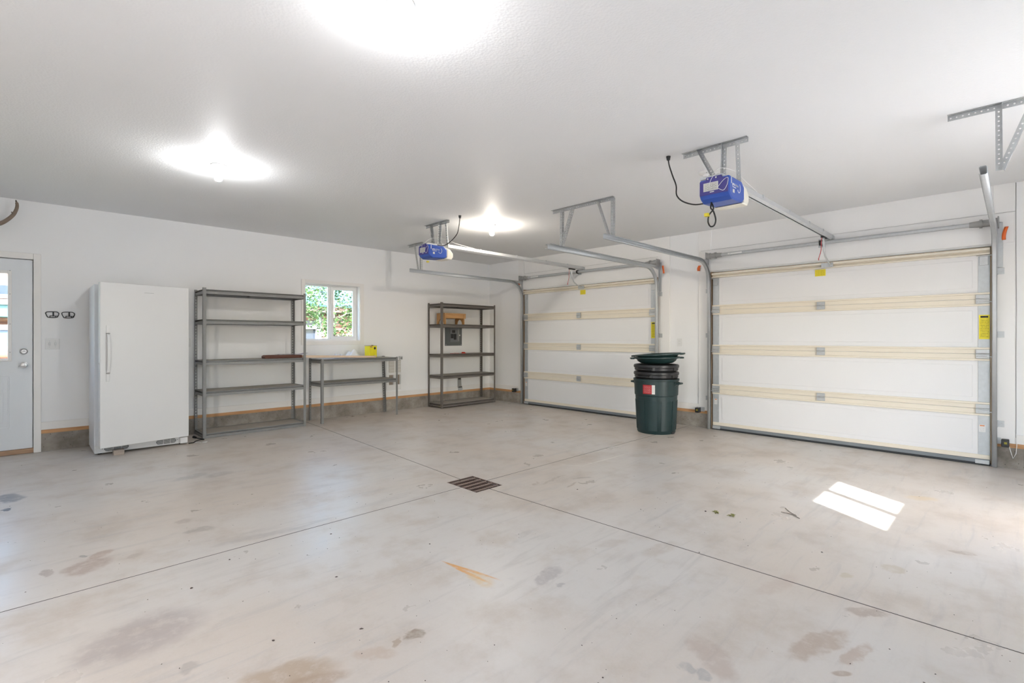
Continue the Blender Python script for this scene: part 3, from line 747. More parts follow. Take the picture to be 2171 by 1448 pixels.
# ------------------------------------------------------------------ tracks
TZ, TXV, TR = 2.292, -.062, .30
def track(y, side, label, stiff=False):
    """side: +1 = the door lies on the +y side of this track"""
    t = thing('door_track', label, 'door track', (TXV, y, 0), 'overhead door tracks')
    path, fr = [], []
    def add(p, tang):
        tx, tz = tang; nrm = (-tz, 0, tx)      # in-plane normal
        path.append(p); fr.append((nrm, (0, side, 0)))
    add((TXV, y, .004), (0, 1)); add((TXV, y, TZ-TR), (0, 1))
    for k in range(1, 13):
        a = k*PI/2/12
        add((TXV-TR+TR*math.cos(a), y, TZ-TR+TR*math.sin(a)), (-math.sin(a), math.cos(a)))
    add((-2.53, y, TZ), (-1, 0))
    h = .0265
    prof = [(-h+.008, .036), (-h, .030), (-h, .006), (-h+.006, 0), (h-.006, 0), (h, .006), (h, .030), (h-.008, .036)]
    mb = MB(); mb.sweep(path, fr, prof); mb.build('track_rail', M['track'], t, smooth='auto', solid=.0022)
    # wall angle behind the vertical run, jamb brackets, flag angle at the curve
    o = -side
    ys = sorted((y, y+o*.034)); ya = sorted((y+o*.0012, y+o*.004))
    MB().prism([(-.0245, y+o*.0012), (-.0245, y+o*.040), (-.0215, y+o*.040), (-.0215, y+o*.0042), (-.050, y+o*.0042), (-.050, y+o*.0012)], 'z', 1.935, 2.37).build('wall_angle', M['galv'], t)
    for z in (.42, 1.285, 1.90):
        br = MB().prism([(-.0165, y+o*.002), (-.0165, y+o*.050), (-.020, y+o*.050), (-.020, y+o*.006), (-.075, y+o*.006), (-.075, y+o*.002)], 'z', z-.030, z+.030).build('jamb_bracket', M['galv'], t)
        MB().cyl((-.026, y+o*.032, z), (-.020, y+o*.032, z), .008, 6).build('bolt', M['galv'], br)
    MB().prism([(TXV+.02, TZ-.035), (TXV+.02, TZ+.030), (TXV-.32, TZ+.030), (TXV-.32, TZ+.016), (-.20, TZ-.005)], 'y', ya[0], ya[1]).build('flag_bracket', M['galv'], t)
    # stiffening angle over the horizontal run
    if stiff: MB().prism([(y+o*.002, TZ+.0275), (y+o*.030, TZ+.0275), (y+o*.030, TZ+.0300), (y+o*.002, TZ+.0300)], 'x', -2.50, -.40).build('stiffener', M['galv'], t)
    return t
track(-.968, -1, 'galvanised door track beside the brown shelf, end hanging below the back blue opener')
track(-3.800, 1, 'galvanised door track along the trash can side of the corner door', True)
track(-4.558, -1, 'galvanised door track left of the nearer door, with an orange tag at its bend')
track(-7.396, 1, 'galvanised door track at the right edge of the nearer door, seen end on')

# slotted-angle hangers for the tracks
def hanger(label, bar, straps, x=-2.34):
    y0, y1 = bar
    t = thing('track_hanger', label, 'hanger', (x, (y0+y1)/2, H), 'slotted angle track hangers')
    perf_angle('ceiling_bar', (x, y0, H-.002), (x, y1, H-.002), (-1, 0, 0), (0, 0, -1), M['galvh'], t)
    for (ya, za, yb, zb, dx, nx) in straps:
        perf_angle('strap', (x+dx, ya, za), (x+dx, yb, zb), (0, 1, 0), (nx, 0, 0), M['galvh'], t, wid=.032)
    return t
hanger('long slotted steel bar on the ceiling carrying two tracks between the doors', (-4.565, -3.715),
       [(-3.855, H-.004, -3.845, TZ+.022, .004, 1), (-4.01, H-.006, -3.852, TZ+.024, .008, 1), (-4.372, H-.005, -4.525, TZ+.026, -.004, -1), (-4.548, H-.005, -4.545, TZ+.024, .006, 1)])
hanger('slotted steel bar on the ceiling at the far right edge of the photo', (-7.95, -7.20),
       [(-7.460, H-.004, -7.462, TZ+.026, -.004, -1), (-7.62, H-.006, -7.470, TZ+.026, .006, 1)])
hanger('slotted steel bar on the ceiling half hidden behind the back blue opener', (-1.06, -.665),
       [(-.850, H-.005, -.955, TZ+.024, -.004, -1), (-.985, H-.004, -.990, TZ+.024, .006, 1)])

# ------------------------------------------------------------------ torsion shafts
def shaft(rng, label):
    a, b = rng; c = (a+b)/2; z, x = 2.368, -.085
    t = thing('torsion_shaft', label, 'torsion shaft', (x, c, z), 'torsion shafts over the doors')
    MB().cyl((x, a-.055, z), (x, b+.055, z), .0215, 20).build('spring_tube', M['galv'], t, smooth='auto')
    for y, s in ((a-.02, 1), (b+.02, -1)):
        MB().box(x-.045, -.018, y-.006-s*.035, y+.004-s*.035, z-.055, z+.050).build('end_plate', M['cast'], t, bevel=.006)
        MB().cyl((x, y-s*.028, z), (x, y+s*.02, z), .041, 20).cyl((x, y+s*.02, z), (x, y+s*.075, z), .034, 20).build('cable_drum', M['cast'], t, smooth='auto')
        w_ = MB(); w_.cyl((x, y+s*.076, z), (x, y+s*.096, z), .042, 20).build('drum_flange', M['cast'], t, smooth='auto')
        MB().cyl((x, y+s*.097, z), (x, y+s*.17, z), .033, 16, .026).build('winding_cone', M['cast'], t, smooth='auto')
        MB().cyl((x, y+s*.28, z), (x, y+s*.30, z), .024, 16).build('tube_collar', M['galv'], t)
    MB().box(-.024, -.0205, c+.03, c+.10, z-.045, z+.055).build('bearing_plate', M['galv'], t, bevel=.003)
    MB().cyl((x, c+.05, z), (x, c+.075, z), .032, 16).build('centre_bearing', M['dark'], t, smooth='auto')
    box('bearing_arm', M['galv'], t, x+.015, -.024, c+.052, c+.073, z-.035, z-.022, .002)
    box('tube_label', M['sticker'], t, x-.0235, x-.021, b-.42, b-.24, z-.010, z+.010)
    return t
shaft(D1, 'steel torsion tube above the corner overhead door')
shaft(D2, 'steel torsion tube above the nearer overhead door')

# orange safety tags
def otag(y, z0, x, label, flip=1, L=.075, w_=.040):
    mb = MB(); n = 6
    rows = []
    for k in range(n+1):
        f = k/n; z = z0-L*f; yy = y-flip*.16*L*math.sin(f*1.9); xx = x-.012*math.sin(f*3)
        rows.append([mb.bm.verts.new((xx, yy-w_/2, z)), mb.bm.verts.new((xx-.004, yy, z)), mb.bm.verts.new((xx, yy+w_/2, z))])
    for A, B in zip(rows, rows[1:]):
        for k in range(2): mb.bm.faces.new((A[k], A[k+1], B[k+1], B[k]))
    o = mb.build('warning_tag', M['orange'], None, smooth=True, solid=.0012); recenter(o)
    return tag(o, label, 'tag', 'orange tags on the door tracks')
otag(-.872, 2.330, -.034, 'orange tag by the track bend beside the brown shelf', 1)
otag(-3.865, 2.318, -.034, 'orange tag hanging at the right top corner of the corner door', 1, .115, .028)
otag(-4.425, 2.262, -.030, 'orange tag at the bend of the nearer door left track', -1)
otag(-7.462, 2.322, -.034, 'orange tag under the grey drum at the far right', -1, .125, .028)

# photo eyes
def eye(y, s, label, wire=None):
    """s: direction from the eye towards its door track"""
    t = thing('photo_eye', label, 'sensor', (-.05, y, .245), 'door safety sensors')
    MB().box(-.095, -.020, y-.035, y+.020, .210, .280).build('sensor_body', M['dark'], t, bevel=.006)
    box('sensor_mark', M['oliveprint'], t, -.0965, -.0950, y-.020, y+.000, .238, .258)
    a, b = sorted((y+s*.022, y+s*.085))
    MB().prism([(-.014, a), (-.014, b), (-.070, b), (-.070, b-.003) if s > 0 else (-.070, b-.003), (-.018, b-.003), (-.018, a)], 'z', .225, .285).build('sensor_bracket', M['galv'], t)
    if wire: MB().tube(wire, .003, 6).build('sensor_wire', M['wire'], t)
    return t
eye(-.76, -1, 'dark photo eye sensor on the fir strip left of the corner door')
eye(-4.405, -1, 'black photo eye sensor with yellow mark left of the nearer door')
eye(-7.445, 1, 'dark photo eye sensor at the floor right of the nearer door',
    [(-.03, -7.47, .25), (-.03, -7.49, .16), (-.028, -7.505, .10), (-.028, -7.525, .15), (-.028, -7.53, .22), (-.02, -7.527, .34)])
def wire(pts, label, m=None, r=.0022, name='wire'):
    o = MB().tube(pts, r, 6).build(name, m or M['wire'], None, smooth=True); recenter(o); return tag(o, label, 'wire', 'sensor wires on the walls')
wire([(-.0195, -7.524, .30), (-.004, -7.526, .5), (-.004, -7.524, 1.1), (-.006, -7.529, 1.5), (-.004, -7.524, 2.2), (-.004, -7.525, 2.738)], 'thin wire running up the wall seam right of the nearer door', M['greywire'])
wire([(-.022, -4.44, 2.462), (-.023, -5.2, 2.461), (-.023, -6.3, 2.463), (-.022, -7.52, 2.462)], 'thin wire along the header board above the nearer door', M['greywire'], .0016)
wire([(-.013, -.88, 2.462), (-.013, -2.0, 2.464), (-.013, -3.82, 2.462)], 'thin wire along the header board above the corner door', M['greywire'], .0016)

# ------------------------------------------------------------------ openers
def opener(cy, xfront, label, cordpts, loop=None, zoff=0., hang=None):
    t = thing('garage_door_opener', label, 'door opener', (xfront+.2, cy, 2.3+zoff), 'ceiling door openers')
    y0, y1 = cy-.112, cy+.105; z0, z1 = 2.247+zoff, 2.398+zoff
    # housing: rounded box, long tapered nose
    hb = MB(); hb.prism([(xfront+.018, z0+.012), (xfront, z0+.035), (xfront, z1), (xfront+.225, z1), (xfront+.275, z1-.035), (xfront+.275, z0+.022), (xfront+.235, z0), (xfront+.06, z0-.010)], 'y', y0, y1)
    ho = hb.build('housing', M['blue'], t, bevel=.012, seg=3)
    MB().prism([(y0+.008, z0+.036), (y1-.004, z0+.036), (y1-.004, z1-.012), (y1-.05, z1-.010), (y1-.052, z1+.012), (y0+.055, z1+.012), (y0+.05, z1-.010), (y0+.008, z1-.012)], 'x', xfront-.004, xfront+.004).build('end_cover', M['bluedark'], ho, bevel=.003)
    MB().prism([(xfront+.240, z0-.004), (xfront+.276, z0+.018), (xfront+.276, z1-.036), (xfront+.225, z1-.006), (xfront+.33, z1-.03), (xfront+.375, z0+.075), (xfront+.375, z0+.03), (xfront+.35, z0-.004)], 'y', y0+.004, y1-.004).build('light_lens', M['lens'], t, bevel=.010, seg=3)
    box('spec_sticker', M['opsticker'], ho, xfront-.0055, xfront-.004, cy-.035, cy+.072, z0+.062, z0+.122)
    box('port_label', M['sticker'], ho, xfront-.0055, xfront-.004, cy-.005, cy+.025, z0+.050, z0+.056)
    for dy in (-.02, .04): MB().cyl((xfront-.008, cy+dy, z1-.001), (xfront-.003, cy+dy, z1-.001), .006, 8).build('screw', M['chrome'], ho)
    # brand lettering on the side facing the camera
    text_mesh('lettering', 'pro', M['sticker'], ho, (xfront+.050, y0-.0005, z1-.062), (1, 0, 0), (0, 0, 1), .031, .0006, .0007)
    text_mesh('lettering', 'drive', M['elecl'] if False else M['alu'], ho, (xfront+.100, y0-.0005, z1-.062), (1, 0, 0), (0, 0, 1), .029, .0006)
    box('lettering_bar', M['sticker'], ho, xfront+.055, xfront+.115, y0-.0012, y0, z1-.076, z1-.071)
    arc = [(xfront+.168+.026*math.cos(u), y0-.0006, z1-.062+.034*math.sin(u)) for u in [math.radians(x) for x in range(-150, 75, 15)]]
    mb = MB(); mb.tube(arc, .0022, 6, [.0026*(1-.55*abs(i/(len(arc)-1)-.35)) for i in range(len(arc))]); mb.build('swoosh', M['sticker'], ho)
    box('warning_sticker', M['lens'], ho, xfront+.060, xfront+.088, y0-.0012, y0, z0+.038, z0+.062)
    # chassis plate, straps and ceiling bar
    box('chassis', M['alu'], t, xfront+.02, xfront+.25, cy-.055, cy+.055, z1-.004, z1+.028, .003)
    box('end_clip', M['galv'], t, xfront+.002, xfront+.02, cy-.06, cy+.10, z1+.004, z1+.022, .002)
    xb = xfront+.30
    perf_angle('ceiling_bar', (xb, cy-.13, H-.002), (xb, cy+.375, H-.002), (-1, 0, 0), (0, 0, -1), M['galvh'], t)
    perf_angle('strap', (xb-.003, cy+.056, H-.004), (xb-.02, cy+.056, z1+.012), (0, -1, 0), (-1, 0, 0), M['galvh'], t, wid=.03)
    perf_angle('strap', (xb-.003, cy-.036, H-.004), (xb+.03, cy-.036, z1+.010), (0, -1, 0), (1, 0, 0), M['galvh'], t, wid=.032)
    perf_angle('strap', (xb-.004, cy+.255, H-.010), (xb-.10, cy+.070, z1+.016), (0, -1, 0), (-1, 0, 0), M['galvh'], t, wid=.03)
    # rail (C section seen from below), trolley, end pulley
    rz0, rz1 = z1-.004, z1+.052
    MB().prism([(cy-.028, rz0+.018), (cy-.028, rz1), (cy+.028, rz1), (cy+.028, rz0+.018), (cy+.010, rz0), (cy+.007, rz0+.004), (cy+.020, rz0+.020), (cy+.022, rz1-.006), (cy-.022, rz1-.006), (cy-.020, rz0+.020), (cy-.007, rz0+.004), (cy-.010, rz0)], 'x', xfront+.26, -.075).build('rail', M['alu'], t)
    box('belt', M['dark'], t, xfront+.28, -.12, cy-.004, cy+.004, rz0+.010, rz0+.016)
    for f in (.22, .46, .68, .86):
        x = xfront+.26+f*(abs(xfront)-.33)
        box('rail_clip', M['galv'], t, x, x+.016, cy-.033, cy+.033, rz1-.020, rz1+.006, .003)
    box('end_bracket', M['galv'], t, -.080, -.022, cy-.035, cy+.035, rz0+.004, rz1-.004, .003)
    tr = box('trolley', M['dark'], t, -.40, -.25, cy-.016, cy+.016, rz0-.018, rz0-.001, .003)
    arm = [(-.33, cy, rz0-.018), (-.33, cy, rz0-.10), (-.32, cy, rz0-.15), (-.28, cy-.004, rz0-.22), (-.20, cy-.01, rz0-.265), (-.082, cy-.012, DZ-.030)]
    mb = MB(); mb.tube(arm, .009, 8); mb.build('door_arm', M['alu'], t, smooth='auto')
    box('arm_clevis', M['galv'], t, -.090, -.064, cy-.03, cy+.006, DZ-.05, DZ-.012, .002)
    rope = [(-.385, cy+.008, rz0-.015), (-.386, cy+.012, rz0-.08), (-.385, cy+.013, rz0-.15), (-.388, cy+.022, rz0-.20), (-.392, cy+.036, rz0-.25)]
    MB().tube(rope, .0035, 6).build('release_cord', M['red'], t, smooth='auto')
    MB().cyl(rope[-1], (rope[-1][0], rope[-1][1], rope[-1][2]-.02), .006, 8, .003).build('cord_knot', M['red'], t)
    # low-voltage wires looping over the cover
    lw = [(xfront+.015, cy-.03, z1+.03), (xfront-.015, cy-.005, z1+.010), (xfront-.014, cy+.02, z1-.03), (xfront-.010, cy+.026, z1-.06)]
    MB().tube(smooth_path(lw), .0018, 5).build('bell_wire', M['wire'], t, smooth=True)
    lw2 = [(xfront-.012, cy-.035, z1-.075), (xfront-.014, cy-.075, z1-.035), (xfront-.008, cy-.105, z1-.022), (xfront-.010, cy-.100, z1-.07), (xfront-.012, cy-.075, z1-.105), (xfront-.014, cy-.04, z1-.085)]
    MB().tube(smooth_path(lw2), .0018, 5).build('bell_wire', M['wire'], t, smooth=True)
    lw3 = [(xfront+.02, cy+.02, z1+.03), (xfront+.12, cy+.0, z1+.10), (xfront+.30, cy-.03, z1+.11), (xfront+.48, cy-.04, z1+.075), (xfront+.80, cy-.02, rz1+.004)]
    MB().tube(smooth_path(lw3), .0022, 5).build('bell_wire', M['wire'], t, smooth=True)
    box('wire_tie', M['wire'], t, xfront+.028, xfront+.036, y0-.0035, y0, z1-.055, z1-.008, .001)
    # power cord up to the ceiling socket
    MB().tube(smooth_path(cordpts), .0055, 8).build('power_cord', M['cord'], t, smooth=True)
    p = cordpts[0]
    MB().cyl((p[0], p[1], H-.001), (p[0], p[1], H-.032), .018, 12, .013).build('plug', M['cord'], t)
    if loop:
        MB().tube(smooth_path(loop), .0055, 8).build('cord_loop', M['cord'], t, smooth=True)
        q = loop[2]; box('cord_tag', M['yellow'], t, q[0]-.03, q[0]+.004, q[1]-.004, q[1]+.024, q[2]-.012, q[2]+.010)
        MB().tube([(loop[0][0], loop[0][1]-.004, 2.06), (loop[0][0]+.002, loop[0][1]-.002, 1.98), (loop[0][0]+.03, loop[0][1]+.02, 1.90)], .0012, 5).build('pull_string', M['wire'], t)
    if hang:
        MB().tube([(hang[0], hang[1], 2.245), (hang[0]+.004, hang[1]+.002, 2.225), hang], .0012, 5).build('tag_string', M['cord'], t)
        box('cord_tag', M['yellow'], t, hang[0]-.014, hang[0]+.014, hang[1]-.010, hang[1]+.014, hang[2]-.016, hang[2])
    return t
def smooth_path(p, n=6):
    p = [Vector(q) for q in p]; out = []
    for i in range(len(p)-1):
        a, b, c, d = p[max(i-1, 0)], p[i], p[i+1], p[min(i+2, len(p)-1)]
        for k in range(n):
            u = k/n
            out.append(.5*((2*b)+(c-a)*u+(2*a-5*b+4*c-d)*u*u+(3*b-a-3*c+d)*u**3))
    out.append(p[-1]); return out
opener(-6.005, -3.245, 'blue door opener at the top right, its black cord hanging in a loop',
       [(-3.0, -5.527, 2.71), (-3.02, -5.545, 2.655), (-3.06, -5.595, 2.55), (-3.08, -5.635, 2.46), (-3.09, -5.645, 2.38), (-3.1, -5.70, 2.318), (-3.1, -5.79, 2.276), (-3.12, -5.88, 2.262), (-3.16, -5.96, 2.250)],
       [(-3.19, -5.963, 2.245), (-3.20, -5.985, 2.190), (-3.20, -5.953, 2.150), (-3.2, -5.945, 2.103), (-3.2, -5.958, 2.070), (-3.2, -5.975, 2.062), (-3.2, -5.993, 2.072), (-3.2, -6.001, 2.110), (-3.2, -5.985, 2.17), (-3.2, -5.965, 2.20), (-3.19, -5.968, 2.245)])
opener(-2.392, -3.245, 'blue door opener farther back, white lens facing the corner door',
       [(-2.986, -2.783, 2.71), (-3.0, -2.785, 2.62), (-3.0, -2.745, 2.52), (-3.0, -2.62, 2.448), (-3.02, -2.52, 2.408), (-3.06, -2.46, 2.412), (-3.12, -2.40, 2.435), (-3.18, -2.36, 2.432), (-3.21, -2.33, 2.422)], hang=(-3.16, -2.36, 2.214))

# ------------------------------------------------------------------ ceiling lamps
def lamp(x, y, col, watts, label, cat='lamp', bulb=True):
    t = thing('ceiling_lamp', label, cat, (x, y, H), 'bare bulb ceiling lamps')
    MB().lathe([(0, 0), (.060, 0), (.061, -.010), (.056, -.018), (.030, -.024), (.024, -.030), (.024, -.040), (.020, -.044), (0, -.044)], (x, y, H), 32).build('lamp_holder', M['porcelain'], t, smooth='auto')
    for a in (.6, .6+PI): MB().cyl((x+.045*math.cos(a), y+.045*math.sin(a), H-.024), (x+.045*math.cos(a), y+.045*math.sin(a), H-.018), .004, 8).build('screw', M['slot'], t)
    if bulb:
        m = bpy.data.materials.new('lit_bulb'); m.use_nodes = True; nt = m.node_tree; nt.nodes.remove(nt.nodes['Principled BSDF'])
        e = N(nt, 'ShaderNodeEmission'); e.inputs[0].default_value = (*col, 1); e.inputs[1].default_value = watts/(PI*.0150); nt.links.new(e.outputs[0], nt.nodes['Material Output'].inputs[0])
        MB().lathe([(.012, -.044), (.014, -.056), (.020, -.072), (.029, -.090), (.0325, -.106), (.030, -.122), (.022, -.134), (.010, -.140), (0, -.1415)], (x, y, H), 28).build('bulb', m, t, smooth=True)
    return t
WB = 11.
lamp(-5.564, -5.603, (.985, .99, 1), WB*.6, 'lit bare bulb in a white holder at the top edge of the photo')
lamp(-5.570, -2.712, (.985, .995, 1), WB*.85, 'lit bare bulb on the ceiling above the white freezer')
lamp(-2.369, -2.682, (1, .91, .79), WB*1.1, 'lit bare bulb on the ceiling behind the farther opener')
lamp(-2.410, -5.575, (1, .9, .8), 0, 'empty white lamp holder on the ceiling behind the nearer opener', bulb=False)

# ------------------------------------------------------------------ freezer
fz = thing('upright_freezer', 'tall white upright freezer with its door ajar', 'freezer', (-5.81, -.35, 0))
fx0, fx1, fy0, fy1 = -6.232, -5.392, -.640, -.045
box('body', M['fridgeside'], fz, fx0, fx1, fy0, fy1, .020, 1.826, .006)
# kick grille
kg = box('kick_grille', M['fridge'], fz, fx0+.002, fx1-.075, fy0-.012, fy0, .016, .098, .004)
def pill(x0, x1, z0, z1, y, par, m, nm):
    r = (z1-z0)/2; zc = (z0+z1)/2; pts = []
    for k in range(9): a = PI/2+k*PI/8; pts.append((x0+r+r*math.cos(a), zc+r*math.sin(a)))
    for k in range(9): a = -PI/2+k*PI/8; pts.append((x1-r+r*math.cos(a), zc+r*math.sin(a)))
    return MB().prism(pts, 'y', y-.002, y).build(nm, m, par)
for x0, x1 in ((-6.150, -5.940), (-5.690, -5.500)):
    pill(x0, x1, .032, .086, fy0-.012, kg, M['vent'], 'vent_opening')
    for k in range(8):
        z = .036+k*.0063
        box('vent_slat', M['fridge'], kg, x0+.006+(.012 if k in (0, 7) else 0), x1-.006-(.012 if k in (0, 7) else 0), fy0-.016, fy0-.0135, z, z+.0022)
    for f in (.36, .70): box('vent_rib', M['fridge'], kg, x0+(x1-x0)*f-.002, x0+(x1-x0)*f+.002, fy0-.017, fy0-.0135, .032, .086)
for x in (-6.165, -5.487): MB().cyl((x, fy0-.014, .062), (x, fy0-.011, .062), .005, 8).build('screw', M['slot'], kg)
MB().box(fx1-.075, fx1+.002, fy0-.050, fy0, .016, .090).build('hinge_cover', M['fridge'], fz, bevel=.008)
for x in (fx0+.05, fx1-.05):
    for y in (fy0+.05, fy1-.05): MB().cyl((x, y, 0), (x, y, .022), .018, 12).build('foot', M['dark'], fz)
# door: hinged on the right, open about eleven degrees
ang = math.atan2(.155, .81)
hinge = Vector((fx1, fy0-.002, 0))
RM = Matrix.Translation(hinge) @ Matrix.Rotation(ang, 4, 'Z')     # local: door runs to -x, front is -y
def dpart(name, m, x0, x1, y0, y1, z0, z1, bev, par, kind=None):
    return MB().box(x0, x1, y0, y1, z0, z1).xf(RM).build(name, m, par, bevel=bev, seg=3)
W_ = .836
dz0, dz1 = .098, 1.836
fd = dpart('door', M['fridge'], -W_, -.002, -.062, -.008, dz0, dz1, .006, fz)
dpart('door_gasket', M['fridgeside'], -W_+.02, -.02, -.008, .006, dz0+.02, dz1-.02, .003, fd)
box_h = MB()
hx = -W_+.065
pts = [(-.064, 1.345), (-.086, 1.30), (-.098, 1.22), (-.100, 1.10), (-.098, .98), (-.086, .90), (-.064, .855)]
prof = [(y, z) for y, z in pts] + [(y+.013, z) for y, z in pts[::-1]]
MB().prism([(-.062, 1.300), (-.090, 1.285), (-.104, 1.20), (-.105, 1.09), (-.104, .98), (-.090, .895), (-.062, .880), (-.062, .905), (-.080, .918), (-.090, .99), (-.091, 1.09), (-.090, 1.19), (-.080, 1.262), (-.062, 1.276)], 'x', hx-.013, hx+.013).xf(RM).build('handle', M['fridge'], fd, bevel=.004)
dpart('handle_cap', M['fridge'], hx-.014, hx+.014, -.070, -.062, 1.305, 1.385, .003, fd)
dpart('handle_cap', M['fridge'], hx-.014, hx+.014, -.070, -.062, .795, .872, .003, fd)
for z in (1.300, .880): dpart('handle_joint', M['slot'], hx-.016, hx+.018, -.071, -.0615, z-.002, z+.003, 0, fd)
dpart('badge', M['alu'], -.445, -.355, -.0632, -.062, 1.744, 1.752, 0, fd)
MB().cyl((-W_-.004, -.042, .985), (-W_+.002, -.042, .985), .010, 14).xf(RM).build('lock', M['chrome'], fd)
box('front_frame', M['fridgeside'], fz, fx0+.010, fx1-.010, fy0-.004, fy0, .105, 1.815, .001)
wb = box('wood_block', M['oldwood'], None, -6.085, -5.992, -.790, -.700, .0, .052, .003); recenter(wb)
tag(wb, 'small weathered wood block on the floor under the freezer door', 'wood block')

# cord and paper beside the freezer
pc = MB(); pc.tube(smooth_path([(-5.38, -.66, .006), (-5.33, -.655, .006), (-5.29, -.60, .006), (-5.24, -.54, .02), (-5.215, -.55, .008), (-5.19, -.575, .006), (-5.22, -.47, .008), (-5.245, -.37, .014), (-5.253, -.335, .014)]), .006, 8)
pc = thing('power_cord', 'black plug and cord lying on the floor beside the freezer', 'cord', (-5.29, -.55, 0))
MB().tube(smooth_path([(-5.38, -.675, .006), (-5.33, -.665, .006), (-5.29, -.61, .012), (-5.23, -.575, .014), (-5.20, -.555, .008), (-5.19, -.515, .006), (-5.225, -.435, .008), (-5.245, -.385, .012)]), .006, 8).build('flex', M['cord'], pc, smooth=True)
MB().cyl((-5.245, -.385, .014), (-5.258, -.335, .016), .012, 10, .016).build('plug', M['cord'], pc, smooth='auto')
pa = MB()
g = [[pa.bm.verts.new((-5.325+.03*i+.012*j, -.700+.022*j-.012*i+.0, .003+.007*math.sin(i*1.7+j))) for i in range(5)] for j in range(4)]
for j in range(3):
    for i in range(4): pa.bm.faces.new((g[j][i], g[j][i+1], g[j+1][i+1], g[j+1][i]))
pa = pa.build('paper_scrap', M['sticker'], None, smooth=True, solid=.0015); recenter(pa); tag(pa, 'crumpled white paper scrap on the floor by the freezer cord', 'paper')

# ------------------------------------------------------------------ steel shelving
def rack(label, x0, x1, y0, y1, height, tops, m, cat='shelf unit', name='shelf_unit', group=None, lean=0.):
    t = thing(name, label, cat, ((x0+x1)/2, (y0+y1)/2, 0), group)
    pw = .034
    def post(px, py, sx, sy, dx=0., dy=0.):
        """corner post: two flanges; the rear posts show their keyhole slots"""
        mb = MB()
        n = int(height/.038); pt = height/n
        if sy > 0: mb.face([(px, py, 0), (px+sx*pw, py, 0), (px+sx*pw, py, height), (px, py, height)])
        else: plate_holes(mb, (px, py, 0), (0, 0, 1), (sx, 0, 0), n, pt, pw, .0065, 1.6)
        mb.face([(px, py, 0), (px, py+sy*pw, 0), (px, py+sy*pw, height), (px, py, height)])
        bmesh.ops.remove_doubles(mb.bm, verts=mb.bm.verts, dist=.0004)
        if dx or dy:
            for v in mb.bm.verts:
                f = 1-v.co.z/height; v.co.x += dx*f; v.co.y += dy*f
        return mb.build('post', m, t, solid=.0022)
    post(x0, y0, 1, 1); post(x1, y0, -1, 1); post(x0, y1, 1, -1); post(x1, y1, -1, -1, lean)
    for zt in tops:
        sh = MB().box(x0+.036, x1-.036, y0+.036, y1-.036, zt-.018, zt-.001).build('shelf', M['deck'], t)
        # double-lipped beam profile, lip / recess / face
        P = [(.002, 0), (0, -.002), (0, -.006), (.028, -.008), (.028, -.021), (0, -.023), (0, -.056), (.004, -.056), (.004, -.026), (.032, -.024), (.032, -.003), (.012, 0)]
        MB().prism([(y0+.003+d, zt+z) for d, z in P], 'x', x0+.004, x1-.004).build('beam', m, sh)
        MB().prism([(y1-.003-d, zt+z) for d, z in P], 'x', x0+.004, x1-.004).build('beam', m, sh)
        MB().prism([(x0+.003+d, zt+z) for d, z in P], 'y', y0+.022, y1-.022).build('beam', m, sh)
        MB().prism([(x1-.003-d, zt+z) for d, z in P], 'y', y0+.022, y1-.022).build('beam', m, sh)
        # centre cross brace under the board
        MB().prism([(-.014, -.018), (.014, -.018), (.014, -.022), (.003, -.022), (.003, -.040), (-.003, -.040), (-.003, -.022), (-.014, -.022)], 'y', y0+.022, y1-.022).xf(Matrix.Translation(((x0+x1)/2, 0, zt))).build('cross_brace', m, sh)
    return t
rack('tall grey steel shelf unit with five shelves next to the freezer', -5.183, -3.915, -.460, -.016, 1.878, [.058, .580, .967, 1.484, 1.858], M['rackA'], group='steel shelf units')
rack('low grey steel shelf bench with one leaning leg under the window', -3.690, -2.425, -.460, -.016, .942, [.590, .934], M['rackA'], 'bench', 'steel_bench', None, .03)
rack('brown steel shelf unit in the room corner, holding a wooden stool', -1.524, -.240, -.430, -.020, 1.882, [.072, .577, .958, 1.494, 1.862], M['rackC'], group='steel shelf units')

# things on the shelves
o = MB().prism([(-4.425, .968), (-3.93, .968), (-3.93, 1.008), (-4.405, 1.014), (-4.428, 1.002), (-4.432, .985)], 'y', -.36, -.22).build('wood_beam', M['redwood'], None, bevel=.004)
recenter(o); tag(o, 'short dark reddish brown wooden beam on the third grey shelf', 'wood')
mb = MB(); g = []
for j in range(5):
    g.append([mb.bm.verts.new((-4.26+.042*i, -.36+.036*j+.003*math.sin(i), 1.0165+.0015*i*0+.004*abs(math.sin(i*.9+j*1.3))+(.012 if i > 8 else 0)*(i-8)/2)) for i in range(11)])
for j in range(4):
    for i in range(10): mb.bm.faces.new((g[j][i], g[j][i+1], g[j+1][i+1], g[j+1][i]))
o = mb.build('crumpled_wrapper', M['purple'], None, smooth=True, solid=.001); recenter(o); tag(o, 'crumpled mauve paper wrapper lying on the brown beam', 'paper')
o = MB().hull([(-3.925, -.40, .9685), (-2.80, -.43, .9365), (-2.80, -.34, .9365), (-3.925, -.30, .9685), (-3.925, -.40, 1.0025), (-2.80, -.43, .965), (-2.80, -.34, .965), (-3.925, -.30, 1.0025)]).build('wood_board', M['ply'], None, bevel=.002)
recenter(o); tag(o, 'long pale wooden board lying across the low bench', 'board')
def sheet(label, x0, x1, y0, y1, z, m, name='newspaper'):
    mb = MB(); nx, ny = 8, 5; g = []
    for j in range(ny+1): g.append([mb.bm.verts.new((x0+(x1-x0)*i/nx, y0+(y1-y0)*j/ny, z+.0025*abs(math.sin(i*1.3+j*.9)))) for i in range(nx+1)])
    for j in range(ny):
        for i in range(nx): mb.bm.faces.new((g[j][i], g[j][i+1], g[j+1][i+1], g[j+1][i]))
    o = mb.build(name, m, None, smooth=True, solid=.0008); recenter(o); return tag(o, label, 'newspaper')
